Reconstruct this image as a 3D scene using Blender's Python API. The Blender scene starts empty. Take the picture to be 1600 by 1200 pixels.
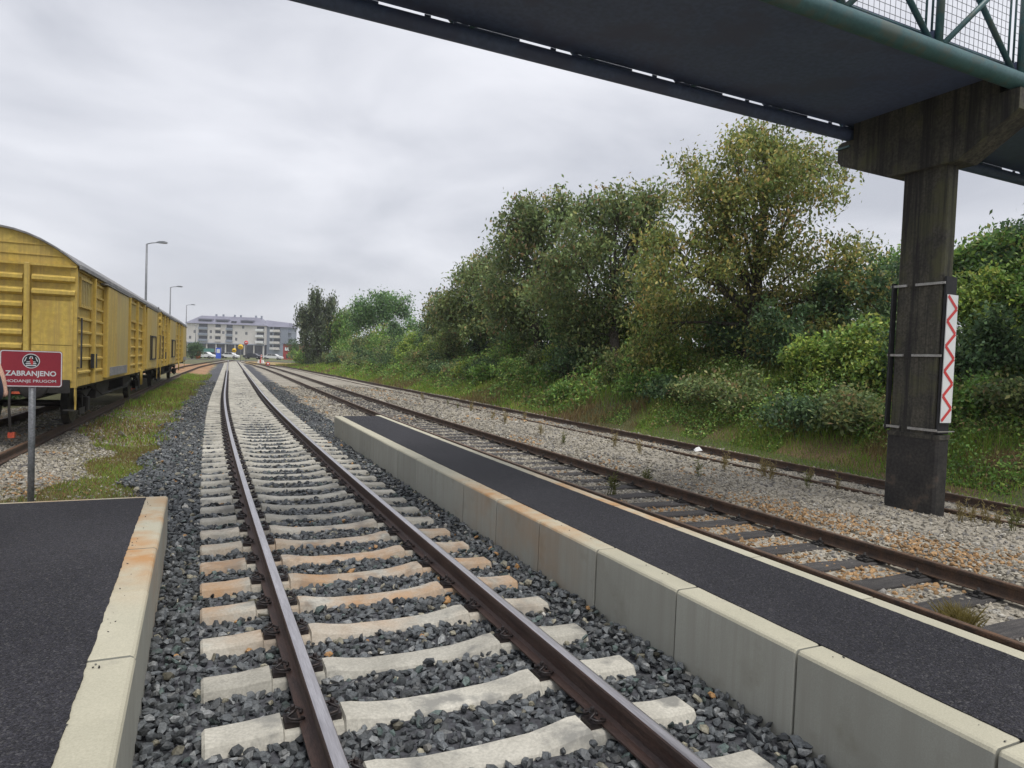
import bpy, bmesh, math, random
import numpy as np
from mathutils import Vector, Matrix
random.seed(7); RNG = np.random.default_rng(7)
SC = bpy.context.scene; COL = SC.collection
# ------------------------------------------------------------------ camera
F_PX = 1054.266; CAMZ = 1.7975
YAW, PITCH, ROLL = 0.444511, 0.0338005, 0.0378662
_cy, _sy, _cp, _sp = math.cos(YAW), math.sin(YAW), math.cos(PITCH), math.sin(PITCH)
FW = np.array([_sy*_cp, _cy*_cp, -_sp]); _r = np.array([_cy, -_sy, 0.0]); _u = np.cross(_r, FW)
RT = math.cos(ROLL)*_r + math.sin(ROLL)*_u; UP = -math.sin(ROLL)*_r + math.cos(ROLL)*_u
CAM = np.array([0, 0, CAMZ])
cd = bpy.data.cameras.new('camera'); cam = bpy.data.objects.new('camera', cd); COL.objects.link(cam)
cd.sensor_width = 36; cd.lens = F_PX/1600*36; cd.clip_end = 6000; cd.clip_start = .05
cam.matrix_world = Matrix(((RT[0], UP[0], -FW[0], 0), (RT[1], UP[1], -FW[1], 0), (RT[2], UP[2], -FW[2], CAMZ), (0, 0, 0, 1)))
SC.camera = cam
# ------------------------------------------------------------------ sky, sun, exposure
SUN_EL, SUN_AZ = math.radians(68), math.radians(158)      # azimuth from +Y towards +X
w = bpy.data.worlds.new('World'); SC.world = w; w.use_nodes = True
nt = w.node_tree; nt.nodes.clear(); N = nt.nodes.new; L = nt.links.new
out = N('ShaderNodeOutputWorld'); bg = N('ShaderNodeBackground'); bg.inputs[1].default_value = 0.1
sky = N('ShaderNodeTexSky'); sky.sky_type = 'NISHITA'; sky.sun_disc = False
sky.sun_elevation = SUN_EL; sky.sun_rotation = SUN_AZ; sky.dust_density = 3
tc = N('ShaderNodeTexCoord'); mp = N('ShaderNodeMapping'); mp.inputs['Scale'].default_value = (1.0, 1.0, 2.6)
L(tc.outputs['Generated'], mp.inputs[0])
n1 = N('ShaderNodeTexNoise'); n1.inputs['Scale'].default_value = 2.6; n1.inputs['Detail'].default_value = 7; n1.inputs['Roughness'].default_value = .5; n1.inputs['Distortion'].default_value = .35
L(mp.outputs[0], n1.inputs['Vector'])
cr = N('ShaderNodeValToRGB'); cr.color_ramp.elements[0].position = .3; cr.color_ramp.elements[1].position = .68
cr.color_ramp.elements[0].color = (3.2, 3.3, 3.65, 1); cr.color_ramp.elements[1].color = (5.25, 5.3, 5.6, 1)
L(n1.outputs['Fac'], cr.inputs[0])
mx = N('ShaderNodeMix'); mx.data_type = 'RGBA'; mx.inputs[0].default_value = .93
L(sky.outputs[0], mx.inputs[6]); L(cr.outputs[0], mx.inputs[7]); L(mx.outputs[2], bg.inputs[0]); L(bg.outputs[0], out.inputs[0])
sd = bpy.data.lights.new('sun', 'SUN'); sun = bpy.data.objects.new('sun', sd); COL.objects.link(sun)
sd.energy = 1.5; sd.angle = math.radians(35); sd.color = (1, .97, .92)
sdir = Vector((math.sin(SUN_AZ)*math.cos(SUN_EL), math.cos(SUN_AZ)*math.cos(SUN_EL), math.sin(SUN_EL)))
sun.rotation_euler = sdir.to_track_quat('Z', 'Y').to_euler(); sun.location = (0, 0, 60)
SC.view_settings.view_transform = 'Standard'; SC.view_settings.look = 'None'; SC.view_settings.gamma = 1
SC.view_settings.exposure = 0.85
SC.render.engine = 'CYCLES'
HAZE = True
# ------------------------------------------------------------------ helpers
def ray(px, py): return FW + (px-800)/F_PX*RT - (py-600)/F_PX*UP
def at_depth(px, py, D): return CAM + D*ray(px, py)
def at_x(px, py, X): d = ray(px, py); return CAM + X/d[0]*d
def hor(px): return 564.33 + (px-800)*0.0379
def project(P):
    d = P - CAM; z = d@FW; z = np.where(np.abs(z) < 1e-6, 1e-6, z)
    return 800 + F_PX*(d@RT)/z, 600 - F_PX*(d@UP)/z, z
def in_view(P, m=170):
    x, y, z = project(P); return (z > .3) & (x > -m) & (x < 1600+m) & (y > -m) & (y < 1200+m)
MK, MK2, MX0 = 0.00149433, -6.87047e-6, 1.374459
def main_x(Y):      # gentle curve that runs out into a straight
    q = np.minimum(Y, 34.) if not isinstance(Y, (int, float)) else min(Y, 34.)
    return MX0 + MK*q*q/2 + MK2*q**3/6 + (Y-q)*(MK*34+MK2*578)
def spline(pts):
    ys = np.array([p[0] for p in pts], float); xs = np.array([p[1] for p in pts], float)
    yy = np.arange(ys[0]-20, ys[-1]+20, .5); v = np.interp(yy, ys, xs)
    s0 = (xs[1]-xs[0])/(ys[1]-ys[0]); v = np.where(yy < ys[0], xs[0]+s0*(yy-ys[0]), v)
    k = np.hanning(33); k /= k.sum(); vv = np.convolve(np.pad(v, 16, mode='edge'), k, 'valid')
    vv[:20] = v[:20]
    return lambda Y: np.interp(Y, yy, vv)
t2_x = spline([(-6, 6.27), (10, 6.27), (22, 6.45), (38, 7.0), (62, 7.95), (85, 8.65), (112, 9.0), (128, 8.6), (150, 7.6)])
t3_x = spline([(-6, 11.63), (20, 11.66), (42, 11.95), (75, 12.3), (104, 12.2), (120, 11.0), (150, 8.3)])
WS = 0.0477
tw_x = spline([(-6, -4.43), (15.3, -3.41), (50, -1.75), (80, .1), (105, 2.5), (128, 5.2), (150, 7.6)])
Z2, Z3, ZW = -.12, -.28, 0.0
def head(fn, Y): return math.atan((fn(Y+.25)-fn(Y-.25))/.5)
def link(o, parent=None):
    COL.objects.link(o)
    if parent is not None: o.parent = parent
    return o
def tag(o, label=None, cat=None, group=None, kind=None):
    if label: o['label'] = label
    if cat: o['category'] = cat
    if group: o['group'] = group
    if kind: o['kind'] = kind
    return o
def empty(name, loc=(0, 0, 0), rz=0):
    o = bpy.data.objects.new(name, None); o.empty_display_size = .2; o.location = loc; o.rotation_euler = (0, 0, rz); return link(o)
def obj(name, me, parent=None, loc=(0, 0, 0), rot=(0, 0, 0)):
    o = bpy.data.objects.new(name, me); o.location = loc; o.rotation_euler = rot; return link(o, parent)
class MB:
    def __init__(s): s.v = []; s.f = []; s.m = []; s.sm = []
    def add(s, vs, fs, m=0, smooth=False):
        b = len(s.v); s.v += [tuple(map(float, v)) for v in vs]
        s.f += [tuple(i+b for i in f) for f in fs]; s.m += [m]*len(fs); s.sm += [smooth]*len(fs); return s
    def box(s, x0, x1, y0, y1, z0, z1, m=0, bev=0):
        if bev <= 0:
            v = [(x0, y0, z0), (x1, y0, z0), (x1, y1, z0), (x0, y1, z0), (x0, y0, z1), (x1, y0, z1), (x1, y1, z1), (x0, y1, z1)]
            return s.add(v, [(3, 2, 1, 0), (4, 5, 6, 7), (0, 1, 5, 4), (1, 2, 6, 5), (2, 3, 7, 6), (3, 0, 4, 7)], m)
        b = bev   # chamfered on the vertical prism: octagon plan, plus top chamfer
        ring = lambda i, z: [(x0+i, y0, z), (x1-i, y0, z), (x1, y0+i, z), (x1, y1-i, z), (x1-i, y1, z), (x0+i, y1, z), (x0, y1-i, z), (x0, y0+i, z)]
        r0 = ring(b, z0); r1 = ring(b, z1-b)
        r2 = [(x0+b, y0+b*.6, z1), (x1-b, y0+b*.6, z1), (x1-b*.6, y0+b, z1), (x1-b*.6, y1-b, z1), (x1-b, y1-b*.6, z1), (x0+b, y1-b*.6, z1), (x0+b*.6, y1-b, z1), (x0+b*.6, y0+b, z1)]
        fs = [tuple(range(7, -1, -1)), tuple(range(16, 24))]
        for k in range(2):
            for i in range(8): j = (i+1) % 8; fs.append((8*k+i, 8*k+j, 8*k+8+j, 8*k+8+i))
        return s.add(r0+r1+r2, fs, m)
    def tube(s, pts, r, n=8, m=0, cap=True, smooth=True):
        pts = [Vector(p) for p in pts]; rr = r if isinstance(r, (list, tuple)) else [r]*len(pts)
        vs = []; prev = None
        for i, p in enumerate(pts):
            t = (pts[min(i+1, len(pts)-1)]-pts[max(i-1, 0)]).normalized()
            if prev is None:
                a = Vector((0, 0, 1)) if abs(t.z) < .9 else Vector((1, 0, 0)); x = t.cross(a).normalized()
            else: x = (prev-t*prev.dot(t)).normalized()
            prev = x; y = t.cross(x)
            vs += [p+(x*math.cos(2*math.pi*k/n)+y*math.sin(2*math.pi*k/n))*rr[i] for k in range(n)]
        fs = [(i*n+k, i*n+(k+1) % n, (i+1)*n+(k+1) % n, (i+1)*n+k) for i in range(len(pts)-1) for k in range(n)]
        s.add(vs, fs, m, smooth)
        if cap: 
            b = len(s.v)-len(vs); s.f += [tuple(b+k for k in range(n-1, -1, -1)), tuple(b+(len(pts)-1)*n+k for k in range(n))]; s.m += [m, m]; s.sm += [False, False]
        return s
    def lathe(s, prof, axis='y', c=(0, 0, 0), n=16, m=0, smooth=True):
        vs = []
        for (r, h) in prof:
            for k in range(n):
                a = 2*math.pi*k/n; p = (r*math.cos(a), r*math.sin(a))
                q = {'x': (h, p[0], p[1]), 'y': (p[0], h, p[1]), 'z': (p[0], p[1], h)}[axis]
                vs.append((q[0]+c[0], q[1]+c[1], q[2]+c[2]))
        fs = [(i*n+k, i*n+(k+1) % n, (i+1)*n+(k+1) % n, (i+1)*n+k) for i in range(len(prof)-1) for k in range(n)]
        fs += [tuple(range(n)), tuple((len(prof)-1)*n+k for k in range(n-1, -1, -1))]
        return s.add(vs, fs, m, smooth)
    def prism(s, poly, o, u, v, wv, m=0):   # polygon in (u,v) at origin o extruded along wv
        o, u, v, wv = map(Vector, (o, u, v, wv)); n = len(poly)
        a = [o+u*p[0]+v*p[1] for p in poly]; b = [q+wv for q in a]
        fs = [tuple(range(n-1, -1, -1)), tuple(range(n, 2*n))]+[(i, (i+1) % n, n+(i+1) % n, n+i) for i in range(n)]
        return s.add(a+b, fs, m)
    def mesh(s, name, mats):
        me = bpy.data.meshes.new(name); me.from_pydata(s.v, [], s.f)
        for m in (mats if isinstance(mats, (list, tuple)) else [mats]): me.materials.append(m)
        me.polygons.foreach_set('material_index', s.m); me.polygons.foreach_set('use_smooth', s.sm)
        bm = bmesh.new(); bm.from_mesh(me); bmesh.ops.recalc_face_normals(bm, faces=bm.faces); bm.to_mesh(me); bm.free(); return me
    def build(s, name, mats, parent=None, loc=(0, 0, 0), rot=(0, 0, 0)): return obj(name, s.mesh(name, mats), parent, loc, rot)
def arr_mesh(name, V, Fc, mat, col=None, smooth=False):
    me = bpy.data.meshes.new(name); V = np.asarray(V, np.float32); Fc = np.asarray(Fc, np.int32); k = Fc.shape[1]
    me.vertices.add(len(V)); me.vertices.foreach_set('co', V.ravel())
    me.loops.add(Fc.size); me.loops.foreach_set('vertex_index', Fc.ravel())
    me.polygons.add(len(Fc)); me.polygons.foreach_set('loop_start', np.arange(0, Fc.size, k, dtype=np.int32))
    me.polygons.foreach_set('loop_total', np.full(len(Fc), k, np.int32))
    me.polygons.foreach_set('use_smooth', np.full(len(Fc), bool(smooth)))
    me.update(calc_edges=True)
    if col is not None:
        a = me.color_attributes.new('Col', 'FLOAT_COLOR', 'POINT'); c = np.ones((len(V), 4), np.float32); c[:, :3] = col; a.data.foreach_set('color', c.ravel())
    me.materials.append(mat); return me
# ------------------------------------------------------------------ materials
class NT:
    def __init__(s, name):
        s.mat = bpy.data.materials.new(name); s.mat.use_nodes = True; s.t = s.mat.node_tree; s.t.nodes.clear()
        s.out = s.n('ShaderNodeOutputMaterial'); s.b = s.n('ShaderNodeBsdfPrincipled'); s.l(s.b.outputs[0], s.out.inputs[0])
    def n(s, t, **kw):
        q = s.t.nodes.new(t)
        for k, v in kw.items(): setattr(q, k, v)
        return q
    def l(s, a, b): s.t.links.new(a, b)
    def noise(s, vec, scale, detail=5, rough=.55, lo=.35, hi=.65):
        q = s.n('ShaderNodeTexNoise'); q.inputs['Scale'].default_value = scale; q.inputs['Detail'].default_value = detail; q.inputs['Roughness'].default_value = rough
        if vec is not None: s.l(vec, q.inputs['Vector'])
        m = s.n('ShaderNodeMapRange'); m.inputs[1].default_value = lo; m.inputs[2].default_value = hi; s.l(q.outputs['Fac'], m.inputs[0]); return m.outputs[0], q.outputs['Fac']
    def mix(s, f, a, b, bt='MIX'):
        q = s.n('ShaderNodeMix'); q.data_type = 'RGBA'; q.blend_type = bt; q.clamp_factor = True
        for i, x in ((0, f), (6, a), (7, b)):
            if hasattr(x, 'is_linked') or hasattr(x, 'links'): s.l(x, q.inputs[i])
            elif i == 0: q.inputs[0].default_value = x
            else: q.inputs[i].default_value = (*x, 1) if len(x) == 3 else x
        return q.outputs[2]
    def math(s, op, a, b=0):
        q = s.n('ShaderNodeMath', operation=op)
        for i, x in ((0, a), (1, b)):
            if hasattr(x, 'links'): s.l(x, q.inputs[i])
            else: q.inputs[i].default_value = x
        return q.outputs[0]
    def bump(s, h, strength, dist=.01):
        q = s.n('ShaderNodeBump'); q.inputs['Strength'].default_value = strength; q.inputs['Distance'].default_value = dist; s.l(h, q.inputs['Height']); s.l(q.outputs[0], s.b.inputs['Normal'])
def mat(name, c1, c2, scale=4, rough=.8, metal=0, fine=60, fv=.25, bump=.25, bd=.004, rust=0, c3=None, s3=2, lo3=.5, hi3=.62, stretch=None, world=True, rnd=0, spec=.5, streak=None):
    m = NT(name)
    if world: vec = m.n('ShaderNodeNewGeometry').outputs['Position']
    else: vec = m.n('ShaderNodeTexCoord').outputs['Object']
    v0 = vec
    if stretch:
        q = m.n('ShaderNodeMapping'); q.inputs['Scale'].default_value = stretch; m.l(vec, q.inputs[0]); vec = q.outputs[0]
    if rnd:
        oi = m.n('ShaderNodeObjectInfo'); va = m.n('ShaderNodeVectorMath', operation='ADD'); sc = m.n('ShaderNodeVectorMath', operation='SCALE'); cx = m.n('ShaderNodeCombineXYZ')
        for i in range(3): m.l(oi.outputs['Random'], cx.inputs[i])
        m.l(cx.outputs[0], sc.inputs[0]); sc.inputs['Scale'].default_value = 37; m.l(vec, va.inputs[0]); m.l(sc.outputs[0], va.inputs[1]); vec = va.outputs[0]
    a, _ = m.noise(vec, scale); col = m.mix(a, c1, c2)
    f, fr = m.noise(vec, fine, 3)
    g = m.n('ShaderNodeMapRange'); g.inputs[3].default_value = 1-fv; g.inputs[4].default_value = 1+fv*.6; m.l(f, g.inputs[0])
    gc = m.n('ShaderNodeCombineColor')
    for i in range(3): m.l(g.outputs[0], gc.inputs[i])
    col = m.mix(1.0, col, gc.outputs[0], 'MULTIPLY')
    if c3:
        k, _ = m.noise(vec, s3, 6, .6, lo3, hi3); col = m.mix(k, col, c3)
    if streak:
        q = m.n('ShaderNodeMapping'); q.inputs['Scale'].default_value = (7, 7, .3); m.l(v0, q.inputs[0]); k, _ = m.noise(q.outputs[0], 1.3, 6, .7, .44, .64); col = m.mix(k, col, streak)
    if rnd:
        h = m.n('ShaderNodeHueSaturation'); mr = m.n('ShaderNodeMapRange'); mr.inputs[3].default_value = 1-rnd; mr.inputs[4].default_value = 1+rnd; m.l(oi.outputs['Random'], mr.inputs[0]); m.l(mr.outputs[0], h.inputs['Value']); m.l(col, h.inputs['Color']); col = h.outputs[0]
    if rust:   # rust water dripping off the steel footbridge has stained everything right under it
        pos = m.n('ShaderNodeNewGeometry').outputs['Position']; sx = m.n('ShaderNodeSeparateXYZ'); m.l(pos, sx.inputs[0])
        m1 = m.n('ShaderNodeMapRange', interpolation_type='SMOOTHSTEP'); m1.inputs[1].default_value = 4.2; m1.inputs[2].default_value = 5.6; m.l(sx.outputs[1], m1.inputs[0])
        m2 = m.n('ShaderNodeMapRange', interpolation_type='SMOOTHSTEP'); m2.inputs[1].default_value = 6.6; m2.inputs[2].default_value = 8.6; m2.inputs[3].default_value = 1; m2.inputs[4].default_value = 0; m.l(sx.outputs[1], m2.inputs[0])
        k, _ = m.noise(pos, 2.3, 5, .6, .36, .66)
        mm = m.math('MULTIPLY', m.math('MULTIPLY', m1.outputs[0], m2.outputs[0]), m.math('MULTIPLY', k, rust)); col = m.mix(mm, col, (.40, .20, .065))
    m.l(col, m.b.inputs['Base Color']); m.b.inputs['Roughness'].default_value = rough; m.b.inputs['Metallic'].default_value = metal
    m.b.inputs['Specular IOR Level'].default_value = spec
    if bump: m.bump(fr, bump, bd)
    return m.mat
def attr_mat(name, rough=.7, fine=90, fv=.3, bump=.4, trans=0, spec=.5):
    m = NT(name); a = m.n('ShaderNodeAttribute'); a.attribute_name = 'Col'; col = a.outputs['Color']
    if fine:
        pos = m.n('ShaderNodeNewGeometry').outputs['Position']; f, fr = m.noise(pos, fine, 4)
        g = m.n('ShaderNodeMapRange'); g.inputs[3].default_value = 1-fv; g.inputs[4].default_value = 1+fv; m.l(f, g.inputs[0]); gc = m.n('ShaderNodeCombineColor')
        for i in range(3): m.l(g.outputs[0], gc.inputs[i])
        col = m.mix(1.0, col, gc.outputs[0], 'MULTIPLY')
        if bump: m.bump(fr, bump, .006)
    m.l(col, m.b.inputs['Base Color']); m.b.inputs['Roughness'].default_value = rough; m.b.inputs['Specular IOR Level'].default_value = spec
    if trans:
        tr = m.n('ShaderNodeBsdfTranslucent'); m.l(col, tr.inputs[0]); ms = m.n('ShaderNodeMixShader'); ms.inputs[0].default_value = trans
        m.l(m.b.outputs[0], ms.inputs[1]); m.l(tr.outputs[0], ms.inputs[2]); m.l(ms.outputs[0], m.out.inputs[0])
    return m.mat
M = {}
M['sleeper'] = mat('sleeper_concrete', (.34, .325, .28), (.47, .45, .39), 2.6, .85, fine=60, fv=.16, bump=.35, rust=.7, c3=(.215, .21, .19), s3=3.2, lo3=.53, hi3=.64, world=False, rnd=.13)
M['panel'] = mat('platform_concrete', (.40, .38, .29), (.46, .435, .335), 1.7, .8, fine=120, fv=.10, bump=.15, rust=.95, c3=(.33, .31, .25), s3=5, lo3=.6, hi3=.8, rnd=.04)
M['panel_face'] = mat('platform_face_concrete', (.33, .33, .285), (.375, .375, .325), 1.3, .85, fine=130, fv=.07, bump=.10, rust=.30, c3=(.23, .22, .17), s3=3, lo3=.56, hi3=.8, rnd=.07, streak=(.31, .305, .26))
def asphalt_mat():
    m = NT('platform_asphalt'); pos = m.n('ShaderNodeNewGeometry').outputs['Position']; v = m.n('ShaderNodeTexVoronoi'); v.inputs['Scale'].default_value = 120; m.l(pos, v.inputs['Vector'])
    sx = m.n('ShaderNodeSeparateColor'); m.l(v.outputs['Color'], sx.inputs[0]); k = m.n('ShaderNodeMapRange'); k.inputs[3].default_value = .35; k.inputs[4].default_value = 1.9; m.l(sx.outputs[0], k.inputs[0])
    pw = m.math('POWER', sx.outputs[1], 9); a, _ = m.noise(pos, 1.1, 5); col = m.mix(a, (.013, .0128, .0175), (.0215, .021, .0265)); gc = m.n('ShaderNodeCombineColor')
    for i in range(3): m.l(k.outputs[0], gc.inputs[i])
    col = m.mix(1.0, col, gc.outputs[0], 'MULTIPLY'); col = m.mix(m.math('MULTIPLY', pw, .38), col, (.17, .165, .16)); m.l(col, m.b.inputs['Base Color'])
    m.b.inputs['Roughness'].default_value = .7; m.b.inputs['Specular IOR Level'].default_value = .3; h = m.math('SUBTRACT', sx.outputs[2], m.math('MULTIPLY', v.outputs['Distance'], 1.2)); m.bump(h, .8, .006); return m.mat
M['asphalt'] = asphalt_mat()
M['road'] = mat('road_asphalt', (.06, .06, .063), (.09, .09, .09), .5, .85, fine=20)
M['rail'] = mat('rail_rust', (.055, .036, .032), (.085, .05, .04), 9, .6, .25, fine=70, fv=.3, stretch=(3, .4, 3))
M['rail_head'] = mat('rail_running_surface', (.55, .53, .54), (.42, .40, .41), 6, .28, .9, fine=30, fv=.15, bump=.05, stretch=(6, .3, 1))
M['rail_old'] = mat('old_rail_rust', (.05, .035, .027), (.10, .058, .036), 9, .75, .1, fine=70, fv=.35)
M['rail_old_head'] = mat('old_rail_head', (.17, .095, .055), (.11, .075, .055), 5, .5, .3, fine=60, fv=.3)
M['clip'] = mat('rail_clip_steel', (.025, .022, .024), (.045, .034, .032), 20, .5, .4, world=False)
M['wood'] = mat('old_timber', (.045, .042, .043), (.085, .078, .074), 3, .85, fine=40, fv=.5, bump=.8, bd=.01, stretch=(1, 9, 9), world=False, rnd=.2)
M['stone'] = attr_mat('ballast_stone', .55, 70, .3, .5)
M['gravel'] = attr_mat('pale_gravel', .85, 70, .25, .4)
M['teal'] = mat('teal_paint', (.032, .095, .10), (.05, .125, .128), 3, .45, fine=30, fv=.15, c3=(.07, .10, .085), s3=4)
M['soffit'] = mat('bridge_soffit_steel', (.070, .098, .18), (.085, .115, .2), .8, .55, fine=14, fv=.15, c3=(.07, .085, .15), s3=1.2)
M['pier'] = mat('pier_concrete', (.05, .047, .040), (.095, .088, .066), 2, .9, fine=30, fv=.4, bump=.6, bd=.01, streak=(.018, .017, .017), c3=(.085, .085, .045), s3=1.6)
M['pedestal'] = mat('pier_foot_steel', (.018, .017, .017), (.04, .036, .032), 3, .75, fine=25, fv=.4, bump=.5, bd=.01, c3=(.10, .07, .05), s3=3, lo3=.58, hi3=.75)
M['strap'] = mat('galvanised_strap', (.33, .32, .30), (.45, .44, .42), 9, .5, .5)
M['black'] = mat('black_rubber', (.012, .012, .014), (.022, .022, .024), 6, .7)
M['signwhite'] = mat('sign_white', (.68, .70, .70), (.76, .77, .77), 3, .5, fv=.05, bump=0)
M['signred'] = mat('sign_red', (.55, .045, .045), (.62, .06, .06), 3, .5, fv=.05, bump=0)
M['signmaroon'] = mat('sign_maroon', (.30, .022, .04), (.35, .03, .045), 4, .45, fv=.06, bump=0)
M['steel'] = mat('galvanised_steel', (.17, .18, .185), (.25, .255, .26), 12, .5, .6)
M['yellow'] = mat('wagon_yellow', (.50, .345, .06), (.57, .42, .10), 1.0, .62, fine=14, fv=.16, bump=.12, c3=(.40, .24, .055), s3=1.7, lo3=.58, hi3=.78, streak=(.40, .28, .08))
M['yellow2'] = mat('wagon_door_yellow', (.44, .35, .13), (.50, .38, .10), .9, .6, fine=18, fv=.1, bump=.08, c3=(.45, .23, .06), s3=1.1, lo3=.55, hi3=.8, streak=(.36, .27, .10))
M['wroof'] = mat('wagon_roof_grey', (.16, .16, .17), (.26, .255, .25), 1.5, .6, fine=20)
M['under'] = mat('underframe_grime', (.018, .017, .017), (.035, .031, .028), 5, .8)
M['wheel'] = mat('wheel_steel', (.05, .045, .045), (.09, .08, .075), 8, .5, .6)
M['redpaint'] = mat('red_lever_paint', (.5, .06, .03), (.55, .12, .05), 9, .5)
M['dark'] = mat('dark_interior', (.01, .01, .012), (.02, .02, .02), 4, .8)
M['bark'] = mat('bark', (.045, .036, .028), (.085, .07, .055), 5, .9, fine=20, fv=.4, bump=.8, bd=.02, stretch=(3, 3, .6))
M['leaf'] = attr_mat('foliage', .5, 0, 0, 0, .42, .35)
M['grassb'] = attr_mat('grass_blades', .6, 0, 0, 0, .45, .2)
M['ground'] = attr_mat('ground_soil', .95, 22, .45, .9)
M['lampgrey'] = mat('lamp_grey', (.16, .17, .18), (.22, .23, .24), 5, .5, .4)
M['glass'] = mat('window_glass', (.03, .035, .045), (.06, .065, .08), .7, .12, fv=.05, bump=0)
M['bwall'] = mat('pale_render', (.62, .59, .56), (.68, .65, .62), .15, .9, fine=2, fv=.06, bump=0)
M['bwall2'] = mat('blue_grey_render', (.24, .27, .33), (.29, .32, .38), .15, .9, fine=2, fv=.06, bump=0)
M['broof'] = mat('slate_roof', (.17, .17, .22), (.22, .22, .28), .2, .8, fine=3, fv=.12, bump=0)
M['white'] = mat('white_paint', (.72, .73, .74), (.8, .8, .8), 2, .5, fv=.04, bump=0)
M['carwhite'] = mat('car_white', (.7, .7, .72), (.78, .78, .78), 2, .25, fv=.02, bump=0)
M['cardark'] = mat('car_dark', (.03, .032, .04), (.05, .05, .06), 2, .25, fv=.02, bump=0)
M['bluesign'] = mat('banner_blue', (.05, .12, .6), (.07, .16, .68), 2, .5, fv=.05, bump=0)
M['yellowsign'] = mat('sign_yellow', (.75, .48, .03), (.8, .52, .04), 3, .5, fv=.05, bump=0)
M['redwall'] = mat('red_cladding', (.36, .05, .045), (.42, .07, .06), .5, .7, fv=.1, bump=0)
M['orange'] = mat('orange_plastic', (.75, .16, .04), (.8, .2, .05), 2, .5, bump=0)
M['navy'] = mat('navy_jacket', (.012, .016, .035), (.02, .026, .052), 8, .8, fine=160, fv=.2)
M['trousers'] = mat('dark_trousers', (.015, .015, .018), (.025, .025, .03), 8, .85, fine=160)
M['peach'] = mat('peach_cloth', (.55, .33, .24), (.6, .38, .28), 8, .8, fine=120)
M['skin'] = mat('skin', (.5, .30, .22), (.54, .33, .25), 8, .55, fv=.06)
M['hair'] = mat('hair', (.03, .02, .015), (.06, .04, .03), 20, .6, stretch=(4, 4, .5))
M['greenpaint'] = mat('hoarding_green', (.10, .26, .24), (.14, .3, .28), 1, .7, bump=0)
M['litter'] = mat('white_litter', (.7, .7, .7), (.8, .8, .8), 4, .6, fv=.1, bump=0)
# ------------------------------------------------------------------ terrain
def vnoise(x, y, seed=0):
    x = np.asarray(x, float); y = np.asarray(y, float); xi = np.floor(x).astype(np.int64); yi = np.floor(y).astype(np.int64); fx = x-xi; fy = y-yi
    def h(a, b):
        n = (a*374761393+b*668265263+seed*974634533) & 0x7fffffff; n = ((n ^ (n >> 13))*1274126177) & 0x7fffffff; return ((n ^ (n >> 16)) & 0xffff)/65535.
    fx = fx*fx*(3-2*fx); fy = fy*fy*(3-2*fy)
    return (h(xi, yi)*(1-fx)+h(xi+1, yi)*fx)*(1-fy)+(h(xi, yi+1)*(1-fx)+h(xi+1, yi+1)*fx)*fy
def sstep(a, b, x): t = np.clip((x-a)/(b-a), 0, 1); return t*t*(3-2*t)
def ground_z(X, Y):
    X = np.asarray(X, float); Y = np.asarray(Y, float)
    dm = X-main_x(np.clip(Y, -30, 145)); d2 = X-t2_x(Y); d3 = X-t3_x(Y); dw = X-tw_x(Y)
    z = np.full(np.broadcast(X, Y).shape, -.32)
    z = z + (1-sstep(1.95, 2.7, np.abs(dm)))*.085                       # ballast crown of the main track
    s = sstep(.85, 1.25, d2)*(1-sstep(-2.6, -.9, d3))
    z = np.where((d2 > .8) & (d3 < -.75), np.maximum(z, -.32+s*.13+.0), z)
    z = np.where((d3 <= -.75) & (d3 > -2.6), np.maximum(z, -.335), z)
    z = np.where((np.abs(d3) < .76), -.45, z)
    fade = 1-.8*sstep(70, 115, Y)
    bank = -.37+np.maximum(d3-1.35, 0)*.47*fade
    bank = np.minimum(bank, -.37+3.0*fade+np.maximum(d3-10, 0)*.03)
    z = np.where(d3 >= .76, np.maximum(bank, -.37)+.10*(vnoise(X*.8, Y*.8, 3)-.5)*sstep(1.5, 3, d3), z)
    z = np.where(np.abs(dw) < 2.6, np.maximum(z, -.34+.17*(1-sstep(1.0, 2.6, np.abs(dw)))), z)
    z = z+.03*(vnoise(X*1.3, Y*1.3, 5)-.5)*sstep(2.2, 3, np.abs(dm))
    far = sstep(120, 138, Y); z = z*(1-far)+(-.16)*far
    return z
def zone_col(X, Y):
    dm = X-main_x(np.clip(Y, -30, 145)); d3 = X-t3_x(Y); dw = X-tw_x(Y); n = vnoise(X*.9, Y*.9, 11); n2 = vnoise(X*.25, Y*.25, 12)
    c = np.empty(X.shape+(3,)); c[:] = (.27, .245, .20)
    g = (d3 > 1.15); c[g] = (.075, .085, .03)
    b = g & (d3 < 3.2) & (n2 > .45); c[b] = (.13, .085, .045)
    gl = (dm < -2.15) & (dm > -3.6+.8*(n-.5)) & (Y > 6) & (Y < 115); c[gl] = (.15, .13, .055)
    c[(dm < -3.3) & (Y > 19) & (Y < 80)] = (.11, .10, .045)
    c[(dw < -1.6)] = (.10, .10, .045)
    d = (dm > -2.25+.5*(n-.5)) & (dm < 2.25+.5*(n-.5)) & (Y < 112); c[d] = (.058, .06, .068)
    o = (Y > 60) & (dm < -2.4) & (dm > -7) & (Y < 105); c[o] = (.30, .17, .085)
    f = (Y > 112) & (dm > 2) & (d3 < 6) & (Y < 140); c[f] = (.28, .20, .08)
    c[(Y > 146)] = (.10, .11, .04)
    return c*(.8+.4*n[..., None])
xs = np.unique(np.concatenate([[-3000, -1200, -500, -200, -100, -60, -40, -28, -20, -14, -10], np.arange(-7, 10.4, .3), np.arange(10.4, 13.4, .1), np.arange(13.5, 24, .3), np.arange(24, 60, 3), [80, 120, 200, 500, 1200, 3000]]))
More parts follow.
